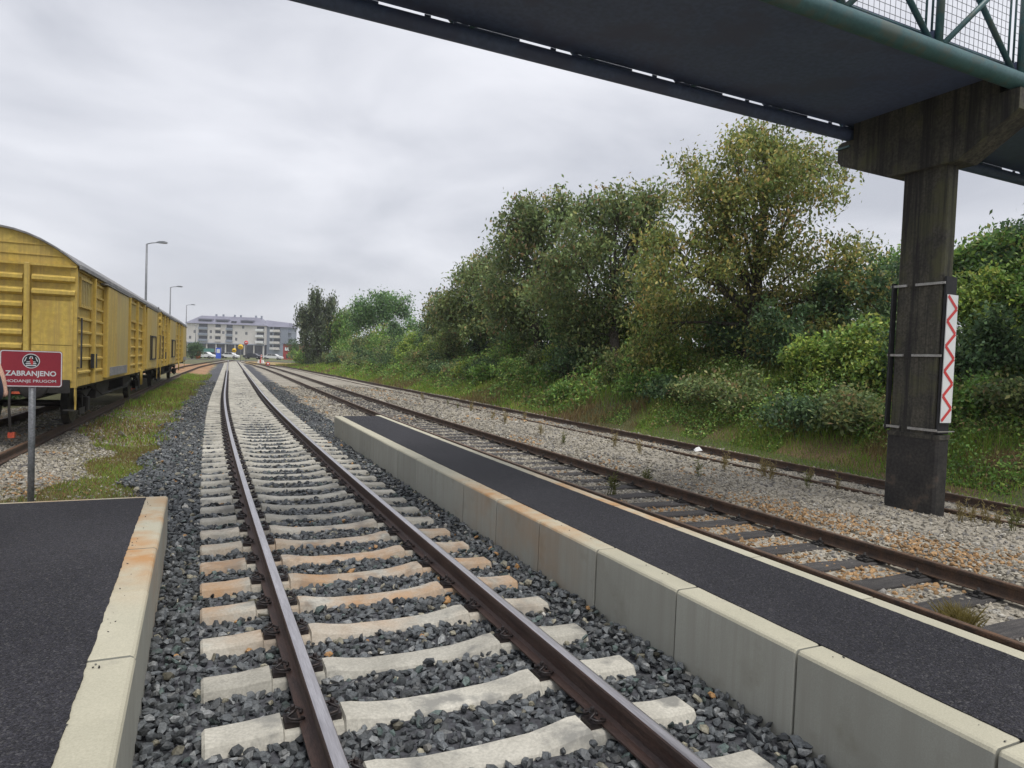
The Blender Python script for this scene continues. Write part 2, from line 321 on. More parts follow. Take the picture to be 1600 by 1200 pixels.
ys = np.unique(np.concatenate([[-40, -20, -10, -5, -2], np.arange(0, 40, .4), np.arange(40, 150, 1.5), np.arange(155, 300, 12), [350, 450, 700, 1200, 2500, 5000]]))
GX, GY = np.meshgrid(xs, ys); V = np.stack([GX, GY, ground_z(GX, GY)], -1).reshape(-1, 3); nx = len(xs)
I = (np.arange(len(ys)-1)[:, None]*nx+np.arange(nx-1)[None]).ravel(); Fq = np.stack([I, I+1, I+nx+1, I+nx], 1)
tag(obj('ground', arr_mesh('ground', V, Fq, M['ground'], zone_col(GX, GY).reshape(-1, 3), True)), kind='structure')
# ------------------------------------------------------------------ tracks
R60 = [(-.075, 0), (-.075, .0115), (-.03, .022), (-.0105, .038), (-.0085, .075), (-.0105, .118), (-.035, .128), (-.036, .160), (-.031, .169), (-.02, .172), (.02, .172), (.031, .169), (.036, .160), (.035, .128), (.0105, .118), (.0085, .075), (.0105, .038), (.03, .022), (.075, .0115), (.075, 0)]
def rail_mesh(fn, off, ztop, y0, y1, mats, hscale=1.0, top_z=.1695):
    ysr = np.concatenate([np.arange(y0, min(40, y1), .6), np.arange(40, y1+.1, 2.5)]) if y1 > 40 else np.arange(y0, y1, .6)
    vs = []; fs = []; mi = []; n = len(R60); H = .172*hscale
    for Y in ysr:
        h = head(fn, Y); cx, sx = math.cos(h), math.sin(h); x0 = float(fn(Y))
        for (a, b) in R60: o_ = off+a*hscale; vs.append((x0+o_*cx, Y-o_*sx, ztop-H+b*hscale))
    for i in range(len(ysr)-1):
        for k in range(n):
            j = (k+1) % n; fs.append((i*n+k, i*n+j, (i+1)*n+j, (i+1)*n+k))
            mi.append(1 if 8 <= k <= 10 else 0)
    m = MB(); m.v = vs; m.f = fs; m.m = mi; m.sm = [False]*len(fs); m.f.append(tuple(range(n))); m.m.append(0); m.sm.append(False)
    return m.mesh('rail', mats)
# main track
main = tag(empty('main_track'), kind='structure')
for s in (-1, 1): obj('rail', rail_mesh(main_x, s*.7535, 0, -2, 141, [M['rail'], M['rail_head']]), main)
def sleeper_mesh(seed):
    r = random.Random(seed)
    st = [(-1.3, -.182), (-1.285, -.172), (-1.1, -.169), (-.98, -.158), (-.915, -.154), (-.905, -.181), (-.6, -.181), (-.59, -.156), (-.53, -.158), (-.44, -.178), (-.3, -.198), (0, -.204)]
    st = st+[(-a, b) for a, b in st[-2::-1]]
    vs = []
    for (x, z) in st:
        e = .012 if abs(x) > 1.29 else 0; zz = z+r.uniform(-.002, .002); wt = .088-e; 
        vs += [(x, -.148, -.40), (x, -.132+e, zz-.075), (x, -wt-.008, zz-.012), (x, -wt+.008, zz), (x, wt-.008, zz), (x, wt+.008, zz-.012), (x, .132-e, zz-.075), (x, .148, -.40)]
    n = 8; fs = [(i*n+k, i*n+k+1, (i+1)*n+k+1, (i+1)*n+k) for i in range(len(st)-1) for k in range(n-1)]
    fs += [tuple(range(n)), tuple((len(st)-1)*n+k for k in range(n))]
    return MB().add(vs, fs).mesh('sleeper', M['sleeper'])
SLM = [sleeper_mesh(i) for i in range(3)]
def clip_mb(m, x=0, y=0, side=1, z=0, n=6):
    # angled guide plate, spring clamp and screw on the rail foot; side=+1 lies towards +x of the rail
    sx = lambda a: x+side*a
    a, b = sorted((sx(.078), sx(.15)))
    m.add([(sx(.076), y-.055, z-.182), (sx(.148), y-.055, z-.182), (sx(.148), y+.055, z-.182), (sx(.076), y+.055, z-.182), (sx(.076), y-.055, z-.157), (sx(.148), y-.05, z-.147), (sx(.148), y+.05, z-.147), (sx(.076), y+.055, z-.157)], [(3, 2, 1, 0), (4, 5, 6, 7), (0, 1, 5, 4), (1, 2, 6, 5), (2, 3, 7, 6), (3, 0, 4, 7)])
    pts = [(.06, -.02, -.146), (.05, -.045, -.142), (.075, -.068, -.134), (.12, -.06, -.128), (.138, -.03, -.126), (.105, -.018, -.112), (.085, 0, -.108), (.105, .018, -.112), (.138, .03, -.126), (.12, .06, -.128), (.075, .068, -.134), (.05, .045, -.142), (.06, .02, -.146)]
    m.tube([(sx(p[0]), y+p[1], z+p[2]) for p in pts], .0075, n)
    m.lathe([(.022, 0), (.022, .008), (.013, .009), (.013, .03), (.010, .034)], 'z', (sx(.105), y, z-.116), 6, smooth=False)
CLM = {}
for rs in (-1, 1):
    for cs in (-1, 1):
        m = MB(); clip_mb(m, rs*.7535, 0, cs); CLM[(rs, cs)] = m.mesh('rail_clip', M['clip'])
SLY = [3.679+.6006*i for i in range(-4, 228)]
farclips = MB()
for i, Y in enumerate(SLY):
    h = head(main_x, Y); s = obj('sleeper', SLM[i % 3], main, (main_x(Y), Y, random.uniform(-.003, .002)), (0, 0, -h+random.uniform(-.004, .004)))
    if Y < 24:
        for k, me in CLM.items(): obj('rail_clip', me, s)
    elif Y < 70:
        for rs in (-1, 1):
            for cs in (-1, 1):
                o_ = rs*.7535+cs*.1; farclips.box(main_x(Y)+o_-.04, main_x(Y)+o_+.04, Y-.06, Y+.06, -.18, -.122)
tag(farclips.build('rail_clips', M['clip'], main), kind='stuff')
# old timber tracks
def old_track(name, fn, zt, y0, y1, sy0, sy1, seed, nclip):
    r = random.Random(seed); t = tag(empty(name), kind='structure')
    for s in (-1, 1): obj('rail', rail_mesh(fn, s*.7505, zt, y0, y1, [M['rail_old'], M['rail_old_head']], .149/.172), t)
    ms = []
    for q in range(4):
        m = MB(); vs = []; n = 6
        for i in range(9):
            x = -1.25+2.5*i/8; dz = r.uniform(-.012, .006); dy = r.uniform(-.008, .008)
            vs += [(x, -.125+dy, -.16), (x, -.125+dy, -.012+dz), (x, -.11+dy, dz), (x, .11+dy, dz+r.uniform(-.008, .004)), (x, .125+dy, -.012+dz), (x, .125+dy, -.16)]
        fs = [(i*n+k, i*n+k+1, (i+1)*n+k+1, (i+1)*n+k) for i in range(8) for k in range(n-1)]+[tuple(range(n)), tuple(8*n+k for k in range(n))]
        ms.append(m.add(vs, fs).mesh('timber_sleeper', M['wood']))
    bp = MB(); bp.box(-.16, .16, -.075, .075, .001, .014)
    for sx in (-1, 1):
        bp.box(sx*.082-.02, sx*.082+.02, -.04, .04, .014, .045); bp.lathe([(.02, .045), (.02, .06), (.012, .062), (.012, .085)], 'z', (sx*.085, 0, 0), 6)
        for sy in (-1, 1): bp.lathe([(.02, .014), (.02, .034)], 'z', (sx*.135, sy*.045, 0), 6)
    bpm = bp.mesh('baseplate', M['under'])
    Y = sy0; i = 0
    while Y < sy1:
        h = head(fn, Y); zz = zt-.149-.014
        s = obj('sleeper', ms[i % 4], t, (float(fn(Y))+r.uniform(-.05, .05), Y, zz+r.uniform(-.012, 0)), (0, 0, -h+r.uniform(-.03, .03)))
        if i < nclip:
            for sx in (-1, 1): obj('baseplate', bpm, s, (sx*.7505, 0, 0))
        Y += .66+r.uniform(-.05, .05); i += 1
    return t
old_track('loop_track', t2_x, Z2, -2, 141, 1.2, 44, 1, 24)
old_track('bank_side_track', t3_x, Z3, -2, 141, 2.0, 34, 2, 24)
old_track('siding_track', tw_x, ZW, 2, 141, 6.0, 22, 3, 0)
# ------------------------------------------------------------------ loose stone
def scatter(x0, x1, y0, y1, sp):
    a = np.arange(x0, x1, sp); b = np.arange(y0, y1, sp); X, Y = np.meshgrid(a, b); X = X.ravel()+RNG.uniform(-.5, .5, X.size)*sp; Y = Y.ravel()+RNG.uniform(-.5, .5, Y.size)*sp
    k = in_view(np.stack([X, Y, np.full(X.size, -.25)], 1)); return X[k], Y[k]
_bm = bmesh.new(); bmesh.ops.create_icosphere(_bm, subdivisions=1, radius=1); ICO_V = np.array([v.co[:] for v in _bm.verts]); ICO_F = np.array([[v.index for v in f.verts] for f in _bm.faces]); _bm.free()
OCT_V = np.array([(1, 0, 0), (-1, 0, 0), (0, 1, 0), (0, -1, 0), (0, 0, 1), (0, 0, -1)], float); OCT_F = np.array([(0, 2, 4), (2, 1, 4), (1, 3, 4), (3, 0, 4), (2, 0, 5), (1, 2, 5), (3, 1, 5), (0, 3, 5)])
def rand_rot(n, tilt=None):
    q = RNG.normal(size=(n, 4)); q /= np.linalg.norm(q, axis=1)[:, None]; w_, x, y, z = q.T
    return np.stack([1-2*(y*y+z*z), 2*(x*y-z*w_), 2*(x*z+y*w_), 2*(x*y+z*w_), 1-2*(x*x+z*z), 2*(y*z-x*w_), 2*(x*z-y*w_), 2*(y*z+x*w_), 1-2*(x*x+y*y)], 1).reshape(-1, 3, 3)
def stones(name, P, size, col, mat_, base=(ICO_V, ICO_F)):
    BV, BF = base; n = len(P); k = len(BV)
    jit = 1+RNG.uniform(-.36, .34, (n, k, 1)); an = np.stack([RNG.uniform(.8, 1.35, n), RNG.uniform(.65, 1.1, n), RNG.uniform(.42, .8, n)], 1)
    V = (BV[None]*jit*an[:, None, :])@rand_rot(n).transpose(0, 2, 1)
    V = V*size[:, None, None]; V[..., 2] *= .8; V = V+P[:, None, :]
    Fc = (BF[None]+np.arange(n)[:, None, None]*k).reshape(-1, 3)
    me = arr_mesh(name, V.reshape(-1, 3), Fc, mat_, np.repeat(col, k, 0)); return me
def dark_cols(n):
    b = RNG.uniform(.40, 1.75, n)[:, None]; c = np.array([.064, .070, .074])*b
    u = RNG.random(n); c[u > .84] = (np.array([.14, .145, .145])*b)[u > .84]; c[u > .945] = (np.array([.21, .195, .145])*b*.85)[u > .945]; c[u > .99] = (np.array([.34, .33, .30])*b*.8)[u > .99]; c[u < .06] = (np.array([.055, .075, .07])*b)[u < .06]; c[u < .006] = (.36, .2, .08); return c
def ballast_ok(X, Y):
    dm = X-main_x(Y); n = vnoise(X*1.2, Y*1.2, 21); ok = (dm > -2.2+.5*(n-.5)) & (dm < 2.25+.6*(n-.5))
    ok &= ~((Y < 17.2) & (dm > 1.60)); ok &= ~((Y < 7.75) & (dm < -1.60))
    ph = (Y-3.679)/.6006; fr = np.abs(ph-np.round(ph))*.6006; ok &= ~((fr < .105) & (np.abs(dm) < 1.27)); return ok
for nm, y0, y1, sp, base, sz in (('near', 1.2, 9, .046, (ICO_V, ICO_F), .030), ('mid', 9, 20, .056, (ICO_V, ICO_F), .034), ('far', 20, 48, .085, (OCT_V, OCT_F), .036)):
    X, Y = scatter(-2, 5.5, y0, y1, sp); k = ballast_ok(X, Y); X, Y = X[k], Y[k]; sz_ = sz*RNG.uniform(.62, 1.35, len(X))
    dm = X-main_x(Y); shoulder = .035*sstep(1.3, 1.5, np.abs(dm))
    Z = ground_z(X, Y)+sz_*.25+RNG.uniform(-.012, .02, len(X))+shoulder-.02*(Y > 20)
    tag(obj('ballast', stones('ballast', np.stack([X, Y, Z], 1), sz_, dark_cols(len(X)), M['stone'], base)), 'loose dark grey crushed stone ballast around the concrete sleepers', 'ballast', kind='stuff')
def pale_cols(X, Y):
    n = len(X); b = RNG.uniform(.6, 1.25, n)[:, None]; c = np.array([.31, .283, .23])*b; u = RNG.random(n)
    c[u < .22] = (np.array([.20, .19, .175])*b)[u < .22]; c[u > .94] = (np.array([.43, .41, .36])*np.minimum(b, 1.1))[u > .94]
    d2 = X-t2_x(Y); o = np.clip(sstep(3.6, 4.8, Y)*(1-sstep(6.3, 9.5, Y))*(1-sstep(.9, 1.9, np.abs(d2-.45)))*(vnoise(X*1.3, Y*1.1, 31)*1.3), 0, .75)
    o = np.maximum(o, .28*(vnoise(X*.9, Y*.9, 32) > .74))
    k = RNG.random(n) < o; c[k] = (np.array([.34, .21, .10])*b)[k]; return c
def gravel_ok(X, Y):
    dm = X-main_x(Y); d2 = X-t2_x(Y); d3 = X-t3_x(Y); n = vnoise(X*1.2, Y*1.2, 21)
    ok = (dm > 2.25+.6*(n-.5)) & (d3 < 1.3); ok &= ~((Y < 17.2) & (dm < 3.0))
    for d, sg in ((d2, 1), (d3, 1)): ok &= ~(np.abs(np.abs(d)-.7505) < .07)
    ok &= ~((np.abs(X-10.2) < .3) & (np.abs(Y-6.75) < .45)); return ok
for y0, y1, sp, base, sz in ((1.2, 5.2, .047, (ICO_V, ICO_F), .026), (5.2, 10, .05, (OCT_V, OCT_F), .028), (10, 20, .075, (OCT_V, OCT_F), .036), (20, 44, .13, (OCT_V, OCT_F), .055)):
    X, Y = scatter(3, 14, y0, y1, sp); k = gravel_ok(X, Y); X, Y = X[k], Y[k]; sz_ = sz*RNG.uniform(.5, 1.4, len(X)); d2 = X-t2_x(Y); d3 = X-t3_x(Y)
    thin = (d3 > -3) & (d3 < -.8) & (RNG.random(len(X)) < .55); X, Y, sz_, d2, d3 = [q[~thin] for q in (X, Y, sz_, d2, d3)]
    Z = ground_z(X, Y)+sz_*.2+RNG.uniform(-.012, .012, len(X)); 
    Z = np.where(np.abs(d3) < .7, Z-.01, Z); onsl = np.abs(d2) < .68; Z = np.where(onsl, Z-.012*RNG.random(len(X)), Z)
    tag(obj('gravel', stones('gravel', np.stack([X, Y, Z], 1), sz_, pale_cols(X, Y), M['gravel'], base)), 'pale and rust tinted gravel spread between the old timber tracks', 'gravel', kind='stuff')
okl = lambda X, Y: ((X-main_x(Y)) < -2.0+.5*(vnoise(X*1.5, Y*1.5, 63)-.5)) & ((X-main_x(Y)) > -3.1-.9*(vnoise(X*.8, Y*.8, 64)-.35)-2.4*sstep(16, 20, Y)) & (vnoise(X*1.6, Y*1.6, 65) > .08)
X, Y = scatter(-6, .4, 7.7, 26, .055); dm = X-main_x(Y); k = (dm < -1.9) & (~okl(X, Y) | (RNG.random(len(X)) < .25)) & ~((np.abs(np.abs(X-tw_x(Y))-.7505) < .09)); X, Y = X[k], Y[k]; sz_ = .030*RNG.uniform(.5, 1.4, len(X))
tag(obj('gravel', stones('gravel', np.stack([X, Y, ground_z(X, Y)+sz_*.25], 1), sz_, pale_cols(X, Y), M['gravel'], (OCT_V, OCT_F))), 'pale gravel beside the siding under the yellow wagons', 'gravel', kind='stuff')
# a few large loose stones lying on the pale gravel by the siding
for i, (px, py, s) in enumerate(((128, 697, .16), (158, 688, .13), (188, 682, .14), (140, 690, .10))):
    d = ray(px, py); P = CAM+(-.27-CAMZ)/d[2]*d
    me = stones('rock', np.array([[0, 0, 0.]]), np.array([s*.8]), np.array([[.11, .10, .07]]), M['stone'])
    tag(obj('rock', me, None, (P[0], P[1], P[2]+s*.25)), 'brown rock lying loose on the pale gravel by the siding', 'rock', 'loose rocks by the siding')
# ------------------------------------------------------------------ platforms
PZ = .30
def ppt(off, Y, z): h = head(main_x, Y); return (main_x(Y)+off*math.cos(h), Y-off*math.sin(h), z)
def strip(m, o0, o1, y0, y1, z0, z1, n=1, mi=0):      # slab following the track between two lateral offsets
    ysl = [y0+(y1-y0)*i/n for i in range(n+1)]; vs = []
    for Y in ysl: vs += [ppt(o0, Y, z0), ppt(o1, Y, z0), ppt(o1, Y, z1), ppt(o0, Y, z1)]
    fs = [(0, 1, 2, 3), tuple(4*n+k for k in (3, 2, 1, 0))]
    for i in range(n):
        for k in range(4): j = (k+1) % 4; fs.append((4*i+k, 4*i+j, 4*i+4+j, 4*i+4+k))
    return m.add(vs, fs, mi)
def edge_panel(parent, side, y0, y1, topw, name='edge_panel', z0=-.5, off=1.60, ztop=PZ):
    # angle-shaped concrete platform edge with a chamfered nose; side=+1 right of the main track
    g = .007; b = .022; y0 += g; y1 -= g; dz = random.uniform(-.003, .003); do = random.uniform(-.003, .003); r_ = .008
    prof = [(off+do, z0), (off+do, ztop-b+dz), (off+do+b*.35, ztop-b*.35+dz), (off+do+b, ztop+dz), (off+topw, ztop+dz), (off+topw, z0)]
    m = MB(); vs = []
    for Y, ins in ((y0, r_), (y0+r_, 0), (y1-r_, 0), (y1, r_)):
        for (o_, z) in prof:
            oo = o_+(ins*.5 if o_ < off+b else 0); zz = z-(ins*.5 if z > ztop-b*1.5 else 0); p = ppt(side*oo, Y, zz); vs.append(p)
    n = len(prof); fs = [tuple(range(n)), tuple(3*n+k for k in range(n))]
    for i in range(3):
        for k in range(n): j = (k+1) % n; fs.append((i*n+k, i*n+j, (i+1)*n+j, (i+1)*n+k))
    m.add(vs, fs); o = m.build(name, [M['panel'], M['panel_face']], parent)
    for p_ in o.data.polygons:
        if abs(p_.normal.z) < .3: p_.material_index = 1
    return o
def ragged_asphalt(name, parent, o0, o1, y0, y1, z, thick, rag0, rag1):
    ysl = np.arange(y0, y1+.001, .035 if y0 < 8 else .1); n = len(ysl)
    a = RNG.normal(size=n).cumsum(); 
    def rg(amp): q = np.convolve(RNG.normal(size=n+8), np.ones(5)/5, 'same')[:n]; return amp*(q*.6+RNG.normal(size=n)*.25)
    e0 = o0+rg(rag0); e1 = o1+rg(rag1); vs = []
    for i, Y in enumerate(ysl): vs += [ppt(e0[i], Y, z-thick), ppt(e0[i], Y, z), ppt(e1[i], Y, z), ppt(e1[i], Y, z-thick)]
    fs = [(4*i+k, 4*i+k+1, 4*i+5+k, 4*i+4+k) for i in range(n-1) for k in range(3)]+[(0, 1, 2, 3), tuple(4*(n-1)+k for k in (3, 2, 1, 0))]
    return MB().add(vs, fs).build(name, M['asphalt'], parent)
ip = tag(empty('island_platform', (main_x(5)+2.2, 5, -.3)), 'long low island platform of concrete panels topped with black asphalt between the tracks', 'platform')
ipi = ip.matrix_world.inverted()
ip.location = (0, 0, 0)
YE = 16.68; joints = [YE-1.008*i for i in range(0, 18)]
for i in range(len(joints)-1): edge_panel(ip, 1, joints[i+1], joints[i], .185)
jb = [17.0-1.0*i for i in range(0, 18)]
for i in range(len(jb)-1):                      # low kerb along the loop track
    m = MB(); g = .006; strip(m, 2.665, 2.80, jb[i+1]+g, jb[i]-g, -.5, PZ+random.uniform(-.002, .003)); m.build('kerb_stone', M['panel'], ip)
m = MB(); strip(m, 1.786, 2.664, YE-.06, YE+.0, -.5, PZ-.006); m.build('end_wall', M['panel'], ip)
ragged_asphalt('asphalt', ip, 1.779, 2.672, -1.0, YE-.03, PZ+.006, .012, .004, .006)
m = MB(); strip(m, 1.79, 2.66, -1, YE-.1, -.45, PZ-.012, 16); m.build('core', M['asphalt'], ip)
lp = tag(empty('side_platform'), 'low side platform with black asphalt and rust stained pale concrete kerb', 'platform')
YL = 7.62; jl = [YL-.985*i for i in range(0, 9)]
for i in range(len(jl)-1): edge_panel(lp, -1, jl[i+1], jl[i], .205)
m = MB(); strip(m, -1.808, -7.5, YL-.075, YL, -.5, PZ-.001, 6); m.build('end_kerb', M['panel'], lp)
ragged_asphalt('asphalt', lp, -1.797, -7.4, -1.0, YL-.068, PZ+.006, .012, .006, .0)
m = MB(); strip(m, -1.81, -7.4, -1, YL-.08, -.45, PZ-.012, 8); m.build('core', M['asphalt'], lp)
# crumbs of asphalt lying on the pale kerbs
X = []; 
for (o_, Y) in [(RNG.uniform(1.68, 1.79), RNG.uniform(1.5, 8)) for _ in range(26)]+[(RNG.uniform(-1.80, -1.72), RNG.uniform(2.2, 7.4)) for _ in range(30)]:
    X.append(ppt(o_, Y, PZ+.004))
tag(obj('asphalt_crumbs', stones('asphalt_crumbs', np.array(X), RNG.uniform(.003, .008, len(X)), np.full((len(X), 3), .02), M['stone'], (OCT_V, OCT_F))), 'tiny black asphalt crumbs scattered on the pale kerbs', 'crumbs', kind='stuff')
# ------------------------------------------------------------------ footbridge and its pier
BZ = 5.75; BN, BF = 5.40, 8.20
fb = tag(empty('footbridge', (0, 0, 0)), 'teal steel truss footbridge with dark soffit crossing above the tracks', 'footbridge')
def bar(m, a, b, r, n=10): return m.tube([a, b], r, n)
for yy in (BN+.115, BF-.105): MB().tube([(-6+4*i, yy, BZ+.1) for i in range(11)], .115 if yy < 6 else .10, 18).build('bottom_chord', M['teal'] if yy < 6 else M['soffit'], fb)
SOF = BZ+.238
for i in range(-3, 15):                                  # soffit plates, a little above the far chord: daylight shows in the slots between
    x0 = 4.80+1.77*i; MB().box(x0+.0006, x0+1.7694, BN+.12, BF-.113, SOF, SOF+.012).build('soffit_plate', M['soffit'], fb)
    MB().box(x0-.05, x0+.05, BN+.15, BF-.13, SOF+.02, SOF+.14).build('cross_beam', M['soffit'], fb)
    MB().box(x0+.02, x0+1.75, BN+.3, BF-.46, SOF+.145, SOF+.19).build('deck_plank', M['soffit'], fb)
    s0 = x0+.70+random.uniform(-.06, .06); s1 = s0+.46+random.uniform(-.05, .05); s2 = s1+.08; s3 = s2+.36+random.uniform(-.1, .05)
    MB().box(s1, s2, BF-.112, BF-.10, BZ+.19, SOF-.001).build('slot_plate', M['soffit'], fb)
    MB().box(s3, s0+1.77, BF-.112, BF-.10, BZ+.19, SOF-.001).build('slot_plate', M['soffit'], fb)
TZ = BZ+1.72
for yy, inn in ((BN+.115, 1), (BF-.06, -1)):
    MB().tube([(-6+4*i, yy, TZ) for i in range(11)], .07, 12).build('top_chord', M['teal'], fb)
    for i in range(-3, 14):
        x0 = 4.80+1.77*i
        bar(MB(), (x0, yy, BZ+.2), (x0, yy, TZ), .048).build('post', M['teal'], fb)
        bar(MB(), (x0+.05, yy-.025, BZ+.2), (x0+1.72, yy-.025, TZ), .036).build('diagonal', M['teal'], fb)
        bar(MB(), (x0+1.72, yy+.05, BZ+.2), (x0+.05, yy+.05, TZ), .036).build('diagonal', M['teal'], fb)
        if inn == 1 and i > -2:
            y2 = yy+.14; f = MB()
            for a, b in (((x0+.06, y2, BZ+.36), (x0+1.71, y2, BZ+.36)), ((x0+.06, y2, TZ-.1), (x0+1.71, y2, TZ-.1)), ((x0+.06, y2, BZ+.36), (x0+.06, y2, TZ-.1)), ((x0+1.71, y2, BZ+.36), (x0+1.71, y2, TZ-.1))): f.tube([a, b], .016, 6)
            fr = f.build('mesh_frame', M['teal'], fb); g = MB()
            for k in range(1, 17): g.tube([(x0+.06+k*.097, y2, BZ+.36), (x0+.06+k*.097, y2, TZ-.1)], .004, 4, cap=False)
            for k in range(1, 13): g.tube([(x0+.06, y2+.006, BZ+.36+k*.097), (x0+1.71, y2+.006, BZ+.36+k*.097)], .004, 4, cap=False)
            g.build('wire_mesh', M['steel'], fr)
PX0, PX1, PY0, PY1 = 10.05, 10.32, 6.40, 7.10
pr = tag(empty('bridge_pier', (0, 0, 0)), 'streaked dark concrete bridge pier strapped with steel bands, on a black foot', 'pier')
def octprism(m, x0, x1, y0, y1, z0, z1, c, top=None):
    rg = lambda z, s: [(x0+c, y0+s, z), (x1-c, y0+s, z), (x1, y0+c+s, z), (x1, y1-c-s, z), (x1-c, y1-s, z), (x0+c, y1-s, z), (x0, y1-c-s, z), (x0, y0+c+s, z)]
    return m.add(rg(z0, 0)+rg(z1, top or 0), [tuple(range(7, -1, -1)), tuple(range(8, 16))]+[(i, (i+1) % 8, 8+(i+1) % 8, 8+i) for i in range(8)])
octprism(MB(), PX0+.005, PX1-.005, PY0-.02, PY1-.01, .93, BZ-.75, .03, 0).build('column', M['pier'], pr)
octprism(MB(), PX0-.01, PX1+.01, PY0-.10, PY1+.02, -.6, .86, .035).build('foot', M['pedestal'], pr)
octprism(MB(), PX0-.02, PX1+.02, PY0-.11, PY1+.03, .862, .929, .035).build('collar', M['pier'], pr)
m = MB(); cb = [(5.42, BZ-.02), (5.42, BZ-.30), (6.2, BZ-.80), (7.3, BZ-.80), (8.16, BZ-.42), (8.24, BZ-.34), (8.24, BZ-.06), (8.16, BZ-.02), (7.95, BZ-.02), (7.95, SOF-.002), (5.68, SOF-.002), (5.68, BZ-.02)]
m.prism(cb, (PX0-.10, 0, 0), (0, 1, 0), (0, 0, 1), (PX1-PX0+.2, 0, 0)); m.build('cap_beam', M['pier'], pr)
MB().box(PX0-.13, PX1+.13, 8.0, 8.26, BZ-.135, BZ-.105).build('cap_flashing', M['teal'], pr)
MB().box(PX0-.045, PX0+.05, PY1+.012, PY1+.045, .95, 3.25).build('cable_guard', M['black'], pr)
gb = MB().box(PX0+.02, PX0+.27, PY0-.075, PY0-.045, .95, 3.3).build('guard_board', M['black'], pr)
for k, zz in enumerate((1.0, 2.12, 3.2)):
    for a, b, sl in ((PY1+.06, PY1-.20, .0), (PY0+.36, PY0-.09, 0)):
        y0, y1 = sorted((a, b)); MB().box(PX0-.045, PX0-.02, y0, y1, zz-.018, zz+.018).build('strap', M['strap'], pr)
    if k == 0: MB().box(PX0-.03, PX0+.36, PY0-.112, PY0-.092, zz-.02, zz-.005).build('strap', M['strap'], pr)
# clearance warning board: white with a red zigzag
sg = tag(empty('clearance_sign', (PX0+.155, PY0-.10, 2.08)), 'tall narrow white board with red zigzag line fixed to the bridge pier', 'sign')
MB().box(-.125, .125, 0, .012, -.96, .95).build('board', M['signwhite'], sg)
zz = []; nseg = 10; xl, xr = -.112, .10
for i in range(nseg+1): zz.append((xl if i % 2 == 0 else xr, .93-1.86*i/nseg))
zg = MB()
for i in range(nseg):
    (a, b), (c, d) = zz[i], zz[i+1]; ln = math.hypot(c-a, d-b); nx_, nz_ = -(d-b)/ln*.025, (c-a)/ln*.025; yq = -.004-.0012*(i % 2)
    zg.add([(a-nx_, yq, b-nz_), (c-nx_, yq, d-nz_), (c+nx_, yq, d+nz_), (a+nx_, yq, b+nz_)], [(0, 1, 2, 3)])
zg.build('zigzag', M['signred'], sg)
# ------------------------------------------------------------------ trespass sign
def text_mesh(txt, width, height, mat_, bold=.0, name='lettering'):
    cu = bpy.data.curves.new(name, 'FONT'); cu.body = txt; cu.align_x = 'CENTER'; cu.align_y = 'BOTTOM_BASELINE'; cu.size = 1; cu.offset = bold; cu.resolution_u = 4
    o = bpy.data.objects.new('tmp', cu); COL.objects.link(o); dg = bpy.context.evaluated_depsgraph_get(); me = bpy.data.meshes.new_from_object(o.evaluated_get(dg)); me.name = name
    bpy.data.objects.remove(o); co = np.empty(len(me.vertices)*3); me.vertices.foreach_get('co', co); co = co.reshape(-1, 3)
    mn, mxx = co.min(0), co.max(0); co[:, 0] = (co[:, 0]-(mn[0]+mxx[0])/2)*width/(mxx[0]-mn[0]); zz_ = (co[:, 1]-mn[1])*height/(mxx[1]-mn[1]); co = np.stack([co[:, 0], np.zeros(len(co)), zz_], 1)
    me.vertices.foreach_set('co', co.ravel()); me.materials.clear(); me.materials.append(mat_); me.update(); return me
def rrect(w_, h_, r, n=5):
    pts = []
    for cx, cy, a0 in ((w_/2-r, h_/2-r, 0), (-w_/2+r, h_/2-r, 90), (-w_/2+r, -h_/2+r, 180), (w_/2-r, -h_/2+r, 270)):
        for k in range(n+1): a = math.radians(a0+90*k/n); pts.append((cx+r*math.cos(a), cy+r*math.sin(a)))
    return pts
def ring(m, outer, inner, y):
    n = len(outer); m.add([(p[0], y, p[1]) for p in outer]+[(p[0], y, p[1]) for p in inner], [(i, (i+1) % n, n+(i+1) % n, n+i) for i in range(n)]); return m
def disc(m, cx, cz, r, y, n=28, sx=1): return m.add([(cx+sx*r*math.cos(2*math.pi*k/n), y, cz+r*math.sin(2*math.pi*k/n)) for k in range(n)], [tuple(range(n))])
SY = 8.2; ts = tag(empty('trespass_sign', (-1.449, SY, -.33)), 'maroon sign reading ZABRANJENO HODANJE PRUGOM on a grey post past the platform end', 'sign')
MB().tube([(0.003, .035, -.1), (0.003, .035, 2.04)], .030, 14).build('post', M['steel'], ts)
W_, H_ = .523, .366; ZC = 1.868
pl = MB().prism(rrect(W_, H_, .025), (0, -.002, ZC), (1, 0, 0), (0, 0, 1), (0, .004, 0)).build('sign_plate', M['signmaroon'], ts)
bd_ = MB(); ring(bd_, rrect(W_-.006, H_-.006, .024), rrect(W_-.024, H_-.024, .018), -.0035); bd_.build('border', M['signwhite'], pl, (0, 0, ZC))
obj('lettering', text_mesh('ZABRANJENO', .425, .068, M['signwhite'], .028), pl, (-.003, -.0036, ZC-.088))
obj('lettering', text_mesh('HODANJE PRUGOM', .425, .037, M['signwhite'], .010), pl, (-.003, -.0036, ZC-.146))
e = MB(); disc(e, 0, 0, .074, -.0035); e.build('emblem', M['signwhite'], pl, (-.003, 0, ZC+.078))
e = MB(); disc(e, 0, 0, .066, -.0045); e.build('emblem', M['black'], pl, (-.003, 0, ZC+.078))
e = MB()
for (z0, hw, h_) in ((-.05, .046, .012), (-.030, .047, .010), (-.012, .04, .008)): e.add([(-hw, -.0055, z0), (hw, -.0055, z0), (hw*.88, -.0055, z0+h_), (-hw*.88, -.0055, z0+h_)], [(0, 1, 2, 3)])
